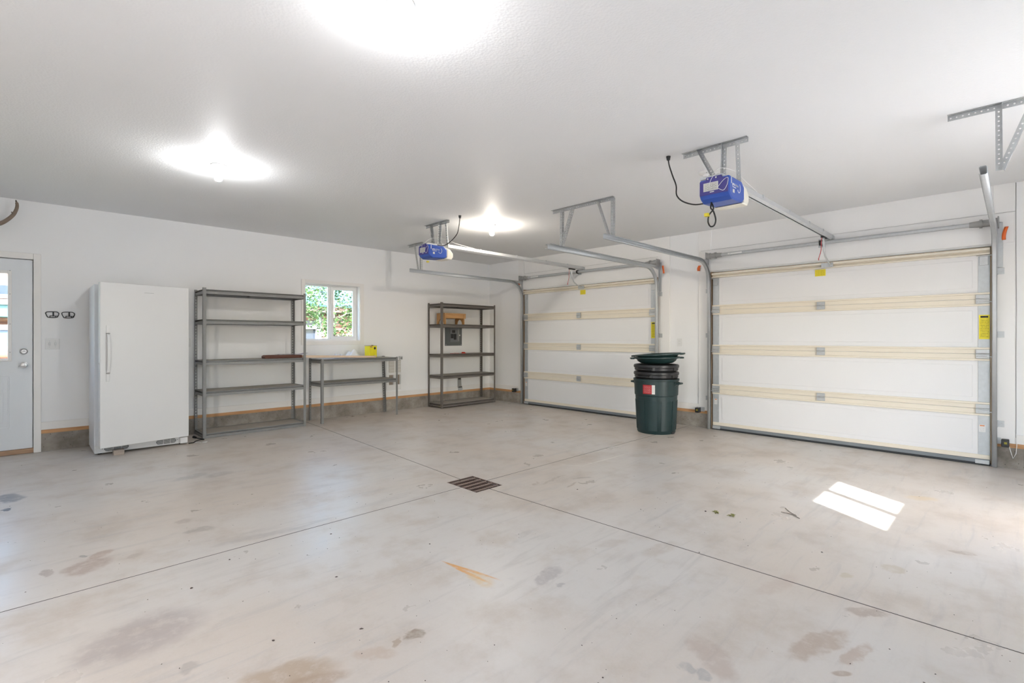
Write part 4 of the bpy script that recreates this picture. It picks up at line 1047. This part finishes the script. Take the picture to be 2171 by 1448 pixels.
sheet('open newspaper sheet on the low bench under the pale board', -3.62, -2.95, -.435, -.08, .9345, M['paper'])
# rags: folded cloth heaps
def rag(label, cx_, cy_, z, rx, ry, hh, seed):
    rnd = random.Random(seed); mb = MB(); n = 14; ph = [rnd.uniform(0, 6.28) for _ in range(6)]; g = []
    for j in range(n+1):
        row = []
        for i in range(n+1):
            u, v = i/n*2-1, j/n*2-1; rr = math.hypot(u, v)
            f = max(0, 1-rr**2.2*.85)
            zz = z+hh*f*(.55+.25*math.sin(5*u+ph[0]+2*v)+.25*math.sin(6*v+ph[1]-3*u))+.004
            row.append(mb.bm.verts.new((cx_+rx*u*(1+.12*math.sin(4*v+ph[2])), cy_+ry*v*(1+.12*math.sin(5*u+ph[3])), max(z+.002, zz))))
        g.append(row)
    for j in range(n):
        for i in range(n): mb.bm.faces.new((g[j][i], g[j][i+1], g[j+1][i+1], g[j+1][i]))
    o = mb.build('rag', M['cloth'], None, smooth=True, solid=.0025, subsurf=1); recenter(o); return tag(o, label, 'cloth', 'white rags on the bench')
rag('larger crumpled white rag on the bench beside the yellow tin', -3.065, -.170, .941, .140, .11, .130, 3)
rag('smaller crumpled white rag on the bench, left of the other rag', -3.300, -.170, .941, .075, .08, .085, 5)
# yellow rectangular tin, one corner towards the camera
tn = thing('tin_can', 'yellow rectangular tin with a rusty top on the low bench', 'tin', (-2.800, -.265, .936))
TMx = Matrix.Translation((-2.800, -.265, .936)) @ Matrix.Rotation(math.radians(12), 4, 'Z')
def tbox(nm, m, x0, x1, y0, y1, z0, z1, bev, par):
    return MB().box(x0, x1, y0, y1, z0, z1).xf(TMx).build(nm, m, par, bevel=bev)
tb = tbox('can_body', M['tin'], -.080, .080, -.055, .055, .004, .186, .008, tn)
tbox('bottom_rim', M['rust'], -.082, .082, -.057, .057, 0, .005, .003, tn)
tbox('top_rim', M['rust'], -.082, .082, -.057, .057, .186, .191, .003, tn)
MB().cyl((.03, .0, .191), (.03, .0, .198), .016, 16).xf(TMx).build('cap', M['dark'], tn)
MB().cyl((.035, -.0565, .148), (.035, -.055, .148), .020, 20).xf(TMx).build('round_emblem', M['dark'], tb)
MB().cyl((.035, -.0565, .03), (.035, -.055, .03), .009, 14).xf(TMx).build('hazard_mark', M['lens'], tb)
tbox('label_stripe', M['tinside'], .010, .0125, -.0562, -.055, .01, .178, 0, tb)
tbox('rust_patch', M['pine'], -.06, -.015, -.0562, -.055, .160, .181, 0, tb)
# stool on the brown unit
st = thing('step_stool', 'small wooden step stool on the brown shelf unit', 'stool', (-1.17, -.21, 1.494))
sx0, sx1, sy0, sy1, sz = -1.385, -.905, -.345, -.095, 1.4925
stt = sz+.205
MB().box(sx0-.004, sx1+.004, sy0, sy1, stt-.020, stt).build('seat', M['pine'], st, bevel=.004)
for y0, y1 in ((sy0+.004, sy0+.022), (sy1-.022, sy1-.004)): MB().box(sx0+.022, sx1+.002, y0, y1, stt-.092, stt-.020).build('apron', M['pine'], st, bevel=.002)
def legpanel(x0, x1):
    ys0, ys1 = sy0+.001, sy1-.001; yc = (ys0+ys1)/2
    pts = [(ys0-.006, sz+.001), (ys0+.040, sz+.001)]
    for k in range(11): a = PI-k*PI/10; pts.append((yc+.078*math.cos(a), sz+.012+.085*math.sin(a)))
    pts += [(ys1-.040, sz+.001), (ys1+.006, sz+.001), (ys1, stt-.020), (ys0, stt-.020)]
    MB().prism(pts, 'x', x0, x1).build('leg', M['pine'], st)
legpanel(sx0, sx0+.020); legpanel(sx1-.055, sx1-.035)
# red cord and red clip
rc = thing('red_clip', 'small red clip on the middle brown shelf', 'clip', (-.90, -.27, .956))
MB().hull([(-.955, -.28, .9575), (-.86, -.30, .9575), (-.845, -.26, .9575), (-.93, -.24, .9575), (-.945, -.275, .985), (-.885, -.285, .987), (-.90, -.25, .987)]).build('clip_body', M['clipred'], rc, bevel=.003)
MB().cyl((-.90, -.29, .972), (-.895, -.25, .972), .008, 10).build('pivot', M['red'], rc)
o = MB().tube(smooth_path([(-1.20, -.25, 0.9630), (-1.16, -.29, 0.9635), (-1.12, -.26, 0.9670), (-1.07, -.24, 0.9650), (-1.03, -.28, 0.9635), (-1.05, -.31, 0.9635), (-1.11, -.29, 0.9675)]), .0035, 6).build('red_string', M['red'], None, smooth=True)
recenter(o); tag(o, 'loose red string on the middle brown shelf', 'string')

# ------------------------------------------------------------------ fittings on the walls
ep = thing('breaker_panel', 'grey electrical breaker panel on the wall behind the brown shelves', 'breaker panel', (-.93, 0, 1.10))
box('panel_cover', M['elec'], ep, -1.132, -.730, -.012, -.0005, 1.100, 1.475, .003)
box('panel_door', M['elecl'], ep, -1.015, -.800, -.020, -.012, 1.170, 1.440, .003)
for a, b, c, d in ((-.975, -.905, 1.345, 1.395), (-1.005, -.945, 1.240, 1.325), (-.935, -.875, 1.215, 1.325)): box('breaker', M['dark'], ep, a, b, -.027, -.020, c, d, .002)
box('breaker_handle', M['cast'], ep, -.835, -.812, -.026, -.020, 1.190, 1.410, .002)
box('breaker_toggle', M['plate'], ep, -.808, -.785, -.031, -.020, 1.285, 1.310, .002)
for x, z in ((-1.112, 1.118), (-.752, 1.118)): MB().cyl((x, -.014, z), (x, -.012, z), .007, 8).build('screw', M['chrome'], ep)

ht = thing('wall_heater', 'white wall heater with grey grilles behind the right end of the bench', 'heater', (-2.23, 0, .346))
box('heater_body', M['plate'], ht, -2.372, -2.085, -.014, -.0005, .352, .900, .004)
for k, (x0, x1) in enumerate(((-2.325, -2.222), (-2.196, -2.095))):
    box('grille', M['grille'], ht, x0, x1, -.022, -.014, .655, .865, .002)
    for q in range(10): box('louvre', M['plate'], ht, x0+.004, x1-.004, -.0255, -.022, .665+q*.0195, .673+q*.0195)
    box('grille', M['browngrille'], ht, x0+.004, x1, -.022, -.014, .445, .612, .002)
    box('grille_rail', M['alu'], ht, x1-.028, x1, -.0235, -.022, .445, .612)
box('thermostat', M['alu'], ht, -2.128, -2.068, -.040, -.0005, .872, .930, .003)
MB().cyl((-2.098, -.060, .900), (-2.098, -.040, .900), .014, 16).build('knob', M['cast'], ht)

def plate(label, axis, u, z, w_, h_, kind, cat, name, group=None):
    t = thing(name, label, cat, (u, 0, z) if axis == 'y' else (0, u, z), group)
    def b(nm, m, u0, u1, z0, z1, d0, d1, bev=.001, par=t):
        if axis == 'y': return box(nm, m, par, u0, u1, -d1, -d0, z0, z1, bev)
        return box(nm, m, par, -d1, -d0, u0, u1, z0, z1, bev)
    p = b('cover_plate', M['plate'], u-w_/2, u+w_/2, z-h_/2, z+h_/2, .0003, .006, .002)
    if kind == 'switch':
        for du in (-.024, .024):
            b('toggle', M['plate'], u+du-.005, u+du+.005, z-.010, z+.012, .006, .016, .002)
            b('toggle_slot', M['alu'], u+du-.008, u+du+.008, z-.016, z+.016, .006, .0066)
            for dz in (-.032, .032): b('screw', M['alu'], u+du-.003, u+du+.003, z+dz-.003, z+dz+.003, .006, .007)
    else:
        for dz in (-.02, .02):
            s = b('socket', M['plate'], u-.017, u+.017, z+dz-.014, z+dz+.014, .006, .0085, .003)
            for du in (-.006, .006): b('slot', M['slot'], u+du-.001, u+du+.001, z+dz-.003, z+dz+.006, .0085, .009, 0, s)
    return t
plate('double light switch plate on the wall right of the man door', 'y', -6.538, 1.185, .118, .118, 'switch', 'switch', 'light_switch')
plate('white wall outlet between the freezer and the grey shelf unit', 'y', -5.258, 1.192, .070, .114, 'outlet', 'outlet', 'wall_outlet', 'wall outlets')
plate('white wall outlet above the trash can between the overhead doors', 'x', -4.114, 1.185, .070, .114, 'outlet', 'outlet', 'wall_outlet', 'wall outlets')
# open conduit box low on the wall behind the brown unit
cb_ = thing('junction_box', 'narrow open metal junction box low on the wall behind the brown shelves', 'junction box', (-.79, 0, .26))
MB().prism([(-.838, .290), (-.745, .290), (-.760, .478), (-.835, .478)], 'y', -.022, -.0155).build('box_cover', M['cast'], cb_, bevel=.002)
box('box_opening', M['dark'], cb_, -.828, -.768, -.024, -.022, .448, .474)
box('box_foot', M['dark'], cb_, -.820, -.735, -.0245, -.022, .292, .312)
box('box_sleeve', M['galv'], cb_, -.825, -.720, -.020, -.0065, .232, .289, .002)

# two black openwork hooks
def hookframe(x, z, label):
    t = thing('wall_hook_frame', label, 'wall hook', (x, -.01, z), 'black hook frames by the door')
    w2, h2 = .054, .032
    loop = [(-w2+.004, -.0), (-w2, .018), (-w2+.012, .030), (-.01, .033), (.03, .0325), (w2-.010, .027), (w2, .015), (w2-.004, -.004), (w2-.012, -.024), (w2-.022, -.030), (0, -.033), (-.030, -.031), (-w2+.014, -.024), (-w2+.004, 0)]
    path = [(x+a, -.012, z+b) for a, b in loop]
    MB().tube(smooth_path(path, 4), .0042, 8).build('hook_frame', M['smoke'], t, smooth=True)
    box('upright', M['smoke'], t, x+.002, x+.015, -.016, -.003, z-.018, z+.032, .002)
    box('bar', M['smoke'], t, x-.020, x+.043, -.015, -.003, z-.0165, z-.0105, .001)
    box('bar', M['smoke'], t, x-.022, x-.016, -.015, -.003, z-.030, z-.0105, .001)
    box('bar', M['smoke'], t, x+.023, x+.030, -.015, -.003, z-.030, z-.012, .001)
    return t
hookframe(-6.540, 1.510, 'black openwork wall frame nearest the man door')
hookframe(-6.408, 1.510, 'black openwork wall frame nearer the freezer')

# antler mounted above the door, only one beam reaches into the view
an = thing('antler', 'brown deer antler mounted on the wall above the man door', 'antler', (-7.12, 0, 2.40))
beam = smooth_path([(-7.12, -.03, 2.40), (-7.05, -.09, 2.41), (-6.985, -.14, 2.423), (-6.941, -.15, 2.436), (-6.893, -.15, 2.478), (-6.846, -.15, 2.540), (-6.822, -.15, 2.600), (-6.815, -.15, 2.650), (-6.822, -.15, 2.690)])
nb = len(beam); MB().tube(beam, .02, 12, [(.026-.014*(i/(nb-1))**.9)*(.6 if i > nb-4 else 1) for i in range(nb)]).build('main_beam', M['antler'], an, smooth=True)
MB().tube([(-6.842, -.152, 2.545), (-6.850, -.155, 2.560), (-6.858, -.158, 2.572)], .01, 8, [.011, .007, .004]).build('tine', M['antler'], an, smooth=True)
MB().tube([(-6.8215, -.15, 2.684), (-6.8235, -.15, 2.696), (-6.826, -.15, 2.702)], .007, 8, [.0078, .006, .002]).build('tip', M['antlertip'], an, smooth=True)
MB().lathe([(0, 0), (.05, 0), (.05, .012), (.03, .03), (0, .03)], seg=20).xf(Matrix.Translation((-7.12, -.0005, 2.40)) @ Matrix.Rotation(PI/2, 4, 'X')).build('mount', M['pine'], an, smooth='auto')

# ------------------------------------------------------------------ trash cans
bx, by = -.735, -4.150
def can_prof(z0=0.): return [(.0, .006), (.225, .006), (.238, .0), (.246, .012), (.262, .30), (.270, .49), (.280, .50), (.286, .685), (.296, .690), (.297, .712), (.286, .712), (.276, .69), (.262, .48), (.236, .025), (0, .025)]
tc = thing('trash_can', 'tall dark green trash can with a red label, at the bottom of its stack', 'trash can', (bx, by, 0))
cbody = MB().lathe(can_prof(), (bx, by, 0), 56).build('can_body', M['green'], tc, smooth='auto')
va = math.atan2(-7.515-by, -6.753-bx)                # towards the viewer side of the can
def on_can(a, r, z): return (bx+r*math.cos(a), by+r*math.sin(a), z)
# raised staves round the lower body
for k in range(10):
    a0 = va+math.radians(-22+36*k); a1 = a0+math.radians(25)
    mb = MB(); n = 7; rows = []
    for z, r in ((.045, .2495), (.43, .2688)):
        rows.append(([mb.bm.verts.new(on_can(a0+(a1-a0)*i/n, r+.004, z)) for i in range(n+1)], [mb.bm.verts.new(on_can(a0+(a1-a0)*i/n, r-.004, z)) for i in range(n+1)]))
    (fo, bo), (ft, bt_) = rows
    for i in range(n): mb.bm.faces.new((fo[i], fo[i+1], ft[i+1], ft[i]))
    for i in range(n): mb.bm.faces.new((ft[i], ft[i+1], bt_[i+1], bt_[i])); mb.bm.faces.new((fo[i+1], fo[i], bo[i], bo[i+1]))
    mb.bm.faces.new((fo[0], ft[0], bt_[0], bo[0])); mb.bm.faces.new((fo[n], bo[n], bt_[n], ft[n]))
    mb.build('stave', M['green'], cbody, smooth='auto')
def can_handle(a, m, par, zc, r0):
    mb = MB()
    ca, sa = math.cos(a), math.sin(a)
    def Q(r, s_, z): return (bx+r*ca-s_*sa, by+r*sa+s_*ca, z)
    path = [Q(r0-.006, -.062, zc), Q(r0+.045, -.052, zc+.002), Q(r0+.050, -.045, zc+.003), Q(r0+.050, .045, zc+.003), Q(r0+.045, .052, zc+.002), Q(r0-.006, .062, zc)]
    mb.tube(path, .012, 8); mb.build('handle', m, par, smooth='auto')
    b_ = MB(); b_.hull([Q(r0-.006, -.07, zc-.035), Q(r0-.006, .07, zc-.035), Q(r0-.006, -.07, zc+.02), Q(r0-.006, .07, zc+.02), Q(r0+.012, -.06, zc-.01), Q(r0+.012, .06, zc-.01), Q(r0+.012, -.06, zc+.018), Q(r0+.012, .06, zc+.018)]).build('handle_base', m, par)
can_handle(va+math.radians(68), M['green'], cbody, .655, .283)
can_handle(va+math.radians(68+180), M['green'], cbody, .655, .283)
# label patch curved on the can
def patch(a0, a1, z0, z1, m, nm):
    mb = MB(); n = 6
    lo = [mb.bm.verts.new(on_can(a0+(a1-a0)*i/n, .2868+.0, z0)) for i in range(n+1)]; hi = [mb.bm.verts.new(on_can(a0+(a1-a0)*i/n, .2888+.0, z1)) for i in range(n+1)]
    for i in range(n): mb.bm.faces.new((lo[i], lo[i+1], hi[i+1], hi[i]))
    return mb.build(nm, m, cbody, solid=.001)
patch(va-math.radians(35), va-math.radians(11), .525, .642, M['redlabel'], 'red_label')
patch(va-math.radians(10.8), va-math.radians(3), .525, .642, M['barcode'], 'barcode_label')
# wheels-side foot
MB().box(-.02, .02, -.03, .03, 0, .03).xf(Matrix.Translation(on_can(va+math.radians(58), .236, 0)) @ Matrix.Rotation(va+math.radians(58), 4, 'Z')).build('foot', M['dark'], cbody, bevel=.006)
# two black cans nested inside
def nested(z, label, rot):
    t = thing('trash_can', label, 'trash can', (bx, by, z-.55), None)
    c = MB().lathe([(0, -.55), (.17, -.55), (.235, -.06), (.272, -.055), (.280, -.050), (.282, -.020), (.290, -.016), (.294, .000), (.290, .018), (.282, .024), (.270, .018), (.255, -.02), (.165, -.53), (0, -.53)], (bx, by, z), 52).build('can_body', M['blackbin'], t, smooth='auto')
    for k, dd in enumerate((-12, 48, 160, 220, 300)):
        a = va+math.radians(dd)+rot
        MB().box(-.004, .010, -.018, .018, -.052, -.012).xf(Matrix.Translation(on_can(a, .280, z)) @ Matrix.Rotation(a, 4, 'Z')).build('rim_lug', M['blackbin'], c, bevel=.003)
    a = va+math.radians(-45)+rot
    for a in (va+math.radians(-42)+rot, va+math.radians(138)+rot):
        mb = MB(); n = 8
        mb.tube([on_can(a+math.radians(-24+48*i/n), .283+.016*math.sin(PI*i/n), z-.035) for i in range(n+1)], .008, 8); mb.build('handle', M['blackbin'], c, smooth='auto')
    return t
nested(.782, 'glossy black trash can nested directly inside the green can', 0)
nested(.876, 'upper glossy black trash can nested in the stack, under the green lids', .1)
# two upturned green lids on top
def lid(z, tilt_ax, tilt, dx, dy, label, rot=0., thick=1.):
    t = thing('trash_can_lid', label, 'lid', (bx+dx, by+dy, z), 'green lids on the can stack')
    mtx = Matrix.Translation((bx+dx, by+dy, z)) @ Matrix.Rotation(tilt, 4, Vector(tilt_ax))
    MB().lathe([(0, 0), (.15, .004), (.205, .016), (.245, .042), (.262, .070), (.296, .076), (.302, .082), (.302, .094), (.294, .096), (.262, .086), (.235, .054), (.20, .028), (.15, .016), (0, .012)], seg=52).xf(mtx).build('lid_shell', M['greenlid'], t, smooth='auto')
    for a in (rot, rot+PI):
        MB().box(.290, .345, -.055, .055, .070, .092).xf(mtx @ Matrix.Rotation(a, 4, 'Z')).build('lid_grip', M['greenlid'], t, bevel=.008)
    return t
ra = va-PI/2
perp = (math.cos(va), math.sin(va), 0)
lid(.902, perp, math.radians(1.2), .004, -.006, 'dark green trash can lid lying upside down on the black cans', va+PI/2+.15)
lid(.944, perp, math.radians(3.6), .014, -.022, 'dark green trash can lid tilted on top of the stack, the topmost', va-PI/2-.2)

# ------------------------------------------------------------------ small litter on the floor
mb = MB(); rnd = random.Random(11)
def speck(x, y, s):
    n = rnd.choice((5, 6)); a0 = rnd.uniform(0, 6.28); el = rnd.uniform(.4, 1.); rot = rnd.uniform(0, 3.1)
    top = []
    pts = []
    for k in range(n):
        a = a0+2*PI*k/n; r = s*rnd.uniform(.6, 1.1); u, v = r*math.cos(a), r*el*math.sin(a)
        pts.append((x+u*math.cos(rot)-v*math.sin(rot), y+u*math.sin(rot)+v*math.cos(rot)))
    vs = [mb.bm.verts.new((px, py, .0008)) for px, py in pts]; tp = mb.bm.verts.new((x, y, .0015+s*.35))
    for k in range(n): mb.bm.faces.new((vs[k], vs[(k+1) % n], tp))
for _ in range(460):
    d = 1.0+7*rnd.random()**1.1; a = math.radians(45.46+rnd.uniform(-47, 47))
    x, y = -6.753+d*math.cos(a), -7.515+d*math.sin(a)
    if -8.4 < x < -.25 and -8.3 < y < -.6: speck(x, y, rnd.choice((.002, .0025, .003, .003, .004, .0045))*(1 if rnd.random() < .97 else 1.6))
for x, y, s in ((-5.59, -5.02, .009), (-6.16, -4.62, .010), (-5.93, -4.40, .008), (-6.02, -5.36, .009), (-5.36, -4.45, .008), (-3.5, -4.98, .010), (-5.0, -5.02, .008), (-3.55, -5.6, .009), (-3.25, -5.95, .011), (-5.72, -5.54, .010), (-6.23, -5.62, .010)): speck(x, y, s)
lt = mb.build('floor_litter', M['debris'], None, kind='stuff'); tag(lt, 'dark crumbs and grit scattered over the concrete floor', 'litter')
def weed(x, y, label, seed):
    r_ = random.Random(seed); m_ = MB()
    for k in range(9):
        a = r_.uniform(0, 6.28); l = r_.uniform(.02, .045); ca, sa = math.cos(a), math.sin(a); h_ = r_.uniform(.004, .012)
        m_.face([(x, y, .001), (x+l*.5*ca-.006*sa, y+l*.5*sa+.006*ca, h_), (x+l*ca, y+l*sa, .003), (x+l*.5*ca+.006*sa, y+l*.5*sa-.006*ca, h_)])
    bmesh.ops.remove_doubles(m_.bm, verts=m_.bm.verts, dist=.0005)
    o = m_.build('dry_weed', M['weed'], None); recenter(o); return tag(o, label, 'plant bit', 'dry weed tufts on the floor')
weed(-3.222, -6.013, 'left one of two dry olive weed tufts on the floor', 1)
weed(-3.207, -6.120, 'right one of two dry olive weed tufts on the floor', 2)
def twig(pts, label):
    o = MB().tube(smooth_path(pts), .0022, 6).build('twig', M['twig'], None, smooth=True); recenter(o); return tag(o, label, 'twig', 'twigs on the floor')
twig([(-2.879, -6.338, .003), (-2.88, -6.40, .003), (-2.905, -6.44, .003), (-2.929, -6.47, .003)], 'longer bent twig on the floor left of the sun patch')
twig([(-2.771, -6.333, .003), (-2.84, -6.385, .003), (-2.905, -6.445, .0075)], 'straight thin twig crossing the bent one near the sun patch')

# ------------------------------------------------------------------ outside
struct(box('bounce_slab', M['apron'], None, -24, RX0-T, -24, 2.5, -.14, -.02)); struct(box('bounce_slab', M['apron'], None, RX0-T, 4, -24, RY0-T, -.14, -.02))  # unseen pale slabs added to bounce sunlight up through the openings
# unseen sun blocker added over the added opening, left edge slanted to clear the window
struct(MB().prism([(-2.88, RY0-T), (.4, RY0-T), (.4, -10.8), (-4.28, -10.8)], 'z', 2.40, 2.48).build('sun_blocker', M['trimw']))
gd = struct(box('ground', M['grass'], None, -60, 60, -60, 60, -.40, -.135))
hs = thing('log_house', 'log cabin with a teal metal roof seen through the windows', 'house', (-3.5, 7.0, -.13))
hx0, hx1, hy = -9.0, 3.6, 7.0
zz = -.135; k = 0
win = [(-1.9, -.62, .70, 1.72), (-7.6, -6.2, 2.03, 2.31)]
while zz < 1.98:
    r = .10
    segs = [(hx0, hx1)]
    for (a, b, c, d) in win[:1]:
        if zz+.18 > c and zz < d: segs = [(hx0, a-.14), (b+.14, hx1)]
    for a, b in segs: MB().cyl((a, hy+.08, zz+.095), (b, hy+.08, zz+.095), .108, 14).build('log', M['log'], hs, smooth='auto')
    zz += .19; k += 1
box('fascia_log', M['fascia'], hs, hx0, hx1, hy-.52, hy-.44, 1.99, 2.14, .02)
box('soffit', M['tealdark'], hs, hx0, hx1, hy-.44, hy+.05, 1.98, 2.02)
box('eave_edge', M['tealdark'], hs, hx0-.2, hx1+.2, hy-.62, hy-.50, 2.14, 2.20, .01)
rp = MB(); n = 60; seg_ = []
rw = (hx1-hx0+.4)/n
pts = []
for i in range(n+1):
    x = hx0-.2+i*rw; dz_ = .03 if i % 4 == 0 else 0
    pts.append((x, dz_))
mbr = MB(); lo = [mbr.bm.verts.new((x, hy-.60, 2.20+d)) for x, d in pts]; hi = [mbr.bm.verts.new((x, hy+3.2, 4.55+d)) for x, d in pts]
for i in range(n): mbr.bm.faces.new((lo[i], lo[i+1], hi[i+1], hi[i]))
mbr.build('metal_roof', M['teal'], hs, solid=.02)
wf = box('window_trim', M['stucco'], hs, -.62, -.48, hy-.08, hy+.10, .60, 1.86, .01)
box('window_trim', M['stucco'], hs, -2.04, -1.90, hy-.08, hy+.10, .60, 1.86, .01)
box('window_trim', M['stucco'], hs, -1.90, -.62, hy-.08, hy+.10, 1.50, 1.62, .01)
box('window_pane', M['shade'], hs, -1.90, -.62, hy+.06, hy+.10, .60, 1.86)
box('door_post', M['fascia'], hs, -.48, -.33, hy-.10, hy+.02, .0, 1.80, .01)
# part seen through the man door light
box('porch_roof', M['teal'], hs, -8.6, -6.0, hy-.62, hy-.04, 1.66, 1.96, .01)
box('porch_beam', M['stucco'], hs, -8.6, -6.0, hy-.70, hy-.62, 1.90, 2.00, .01)
box('porch_rail', M['stucco'], hs, -8.6, -6.0, hy-.95, hy-.88, 1.40, 1.50, .01)
box('porch_rail', M['stucco'], hs, -8.6, -6.0, hy-.95, hy-.88, 1.00, 1.10, .01)
box('porch_panel', M['bluevan'], hs, -8.6, -6.0, hy-.88, hy-.80, 1.10, 1.40, .01)
box('gable_wall', M['fascia'], hs, -8.6, -6.0, hy-.62, hy-.40, 1.98, 3.0, .01)
box('gable_pane', M['shade'], hs, -8.0, -6.4, hy-.645, hy-.625, 2.02, 2.28)
box('gable_window', M['stucco'], hs, -8.0, -6.4, hy-.67, hy-.645, 2.02, 2.10, .01)

# leafy tree outside the back window
tree = thing('leafy_tree', 'leafy young tree right outside the back window', 'tree', (-1.75, 3.4, -.135))
def branch(p0, p1, r0, r1, bend=.1, seed=0, nm='branch'):
    r_ = random.Random(seed); p0, p1 = Vector(p0), Vector(p1); n = 6
    pts = [p0.lerp(p1, i/n)+Vector((r_.uniform(-bend, bend), r_.uniform(-bend, bend), 0))*math.sin(PI*i/n) for i in range(n+1)]
    MB().tube(pts, r0, 8, [r0+(r1-r0)*i/n for i in range(n+1)]).build(nm, M['bark'], tree, smooth=True); return pts
tips = []
trunk = branch((-1.75, 3.4, -.135), (-1.70, 3.4, 3.4), .035, .015, .05, 1, 'trunk')
rt = random.Random(4)
for k in range(30):
    z = .75+2.2*k/30; a = rt.uniform(0, 6.28); l = rt.uniform(.6, 1.35)
    b_ = branch((-1.73, 3.4, z), (-1.73+l*math.cos(a), 3.4+.7*l*math.sin(a), z+rt.uniform(.05, .55)), .010, .003, .06, 10+k)
    tips.append(b_)
lf = MB()
def leaf_at(p):
    u = Vector((rt.uniform(-1, 1), rt.uniform(-1, 1), rt.uniform(-1, .4))).normalized(); v = u.orthogonal().normalized()
    v = (Matrix.Rotation(rt.uniform(0, 6.28), 3, u) @ v); l = rt.uniform(.05, .095); wd = l*.30; n_ = u.cross(v)*l*.08
    a = lf.bm.verts.new(p); b = lf.bm.verts.new(p+u*l*.5+v*wd+n_); c = lf.bm.verts.new(p+u*l); d = lf.bm.verts.new(p+u*l*.5-v*wd+n_)
    lf.bm.faces.new((a, b, c)); lf.bm.faces.new((a, c, d))
for b_ in tips:
    for _ in range(120):
        i = rt.randrange(1, len(b_)-1); p = b_[i].lerp(b_[i+1], rt.random())+Vector((rt.gauss(0, .09), rt.gauss(0, .09), rt.gauss(0, .09)))
        leaf_at(p)
lf.build('foliage', M['leaf'], tree, kind='stuff')
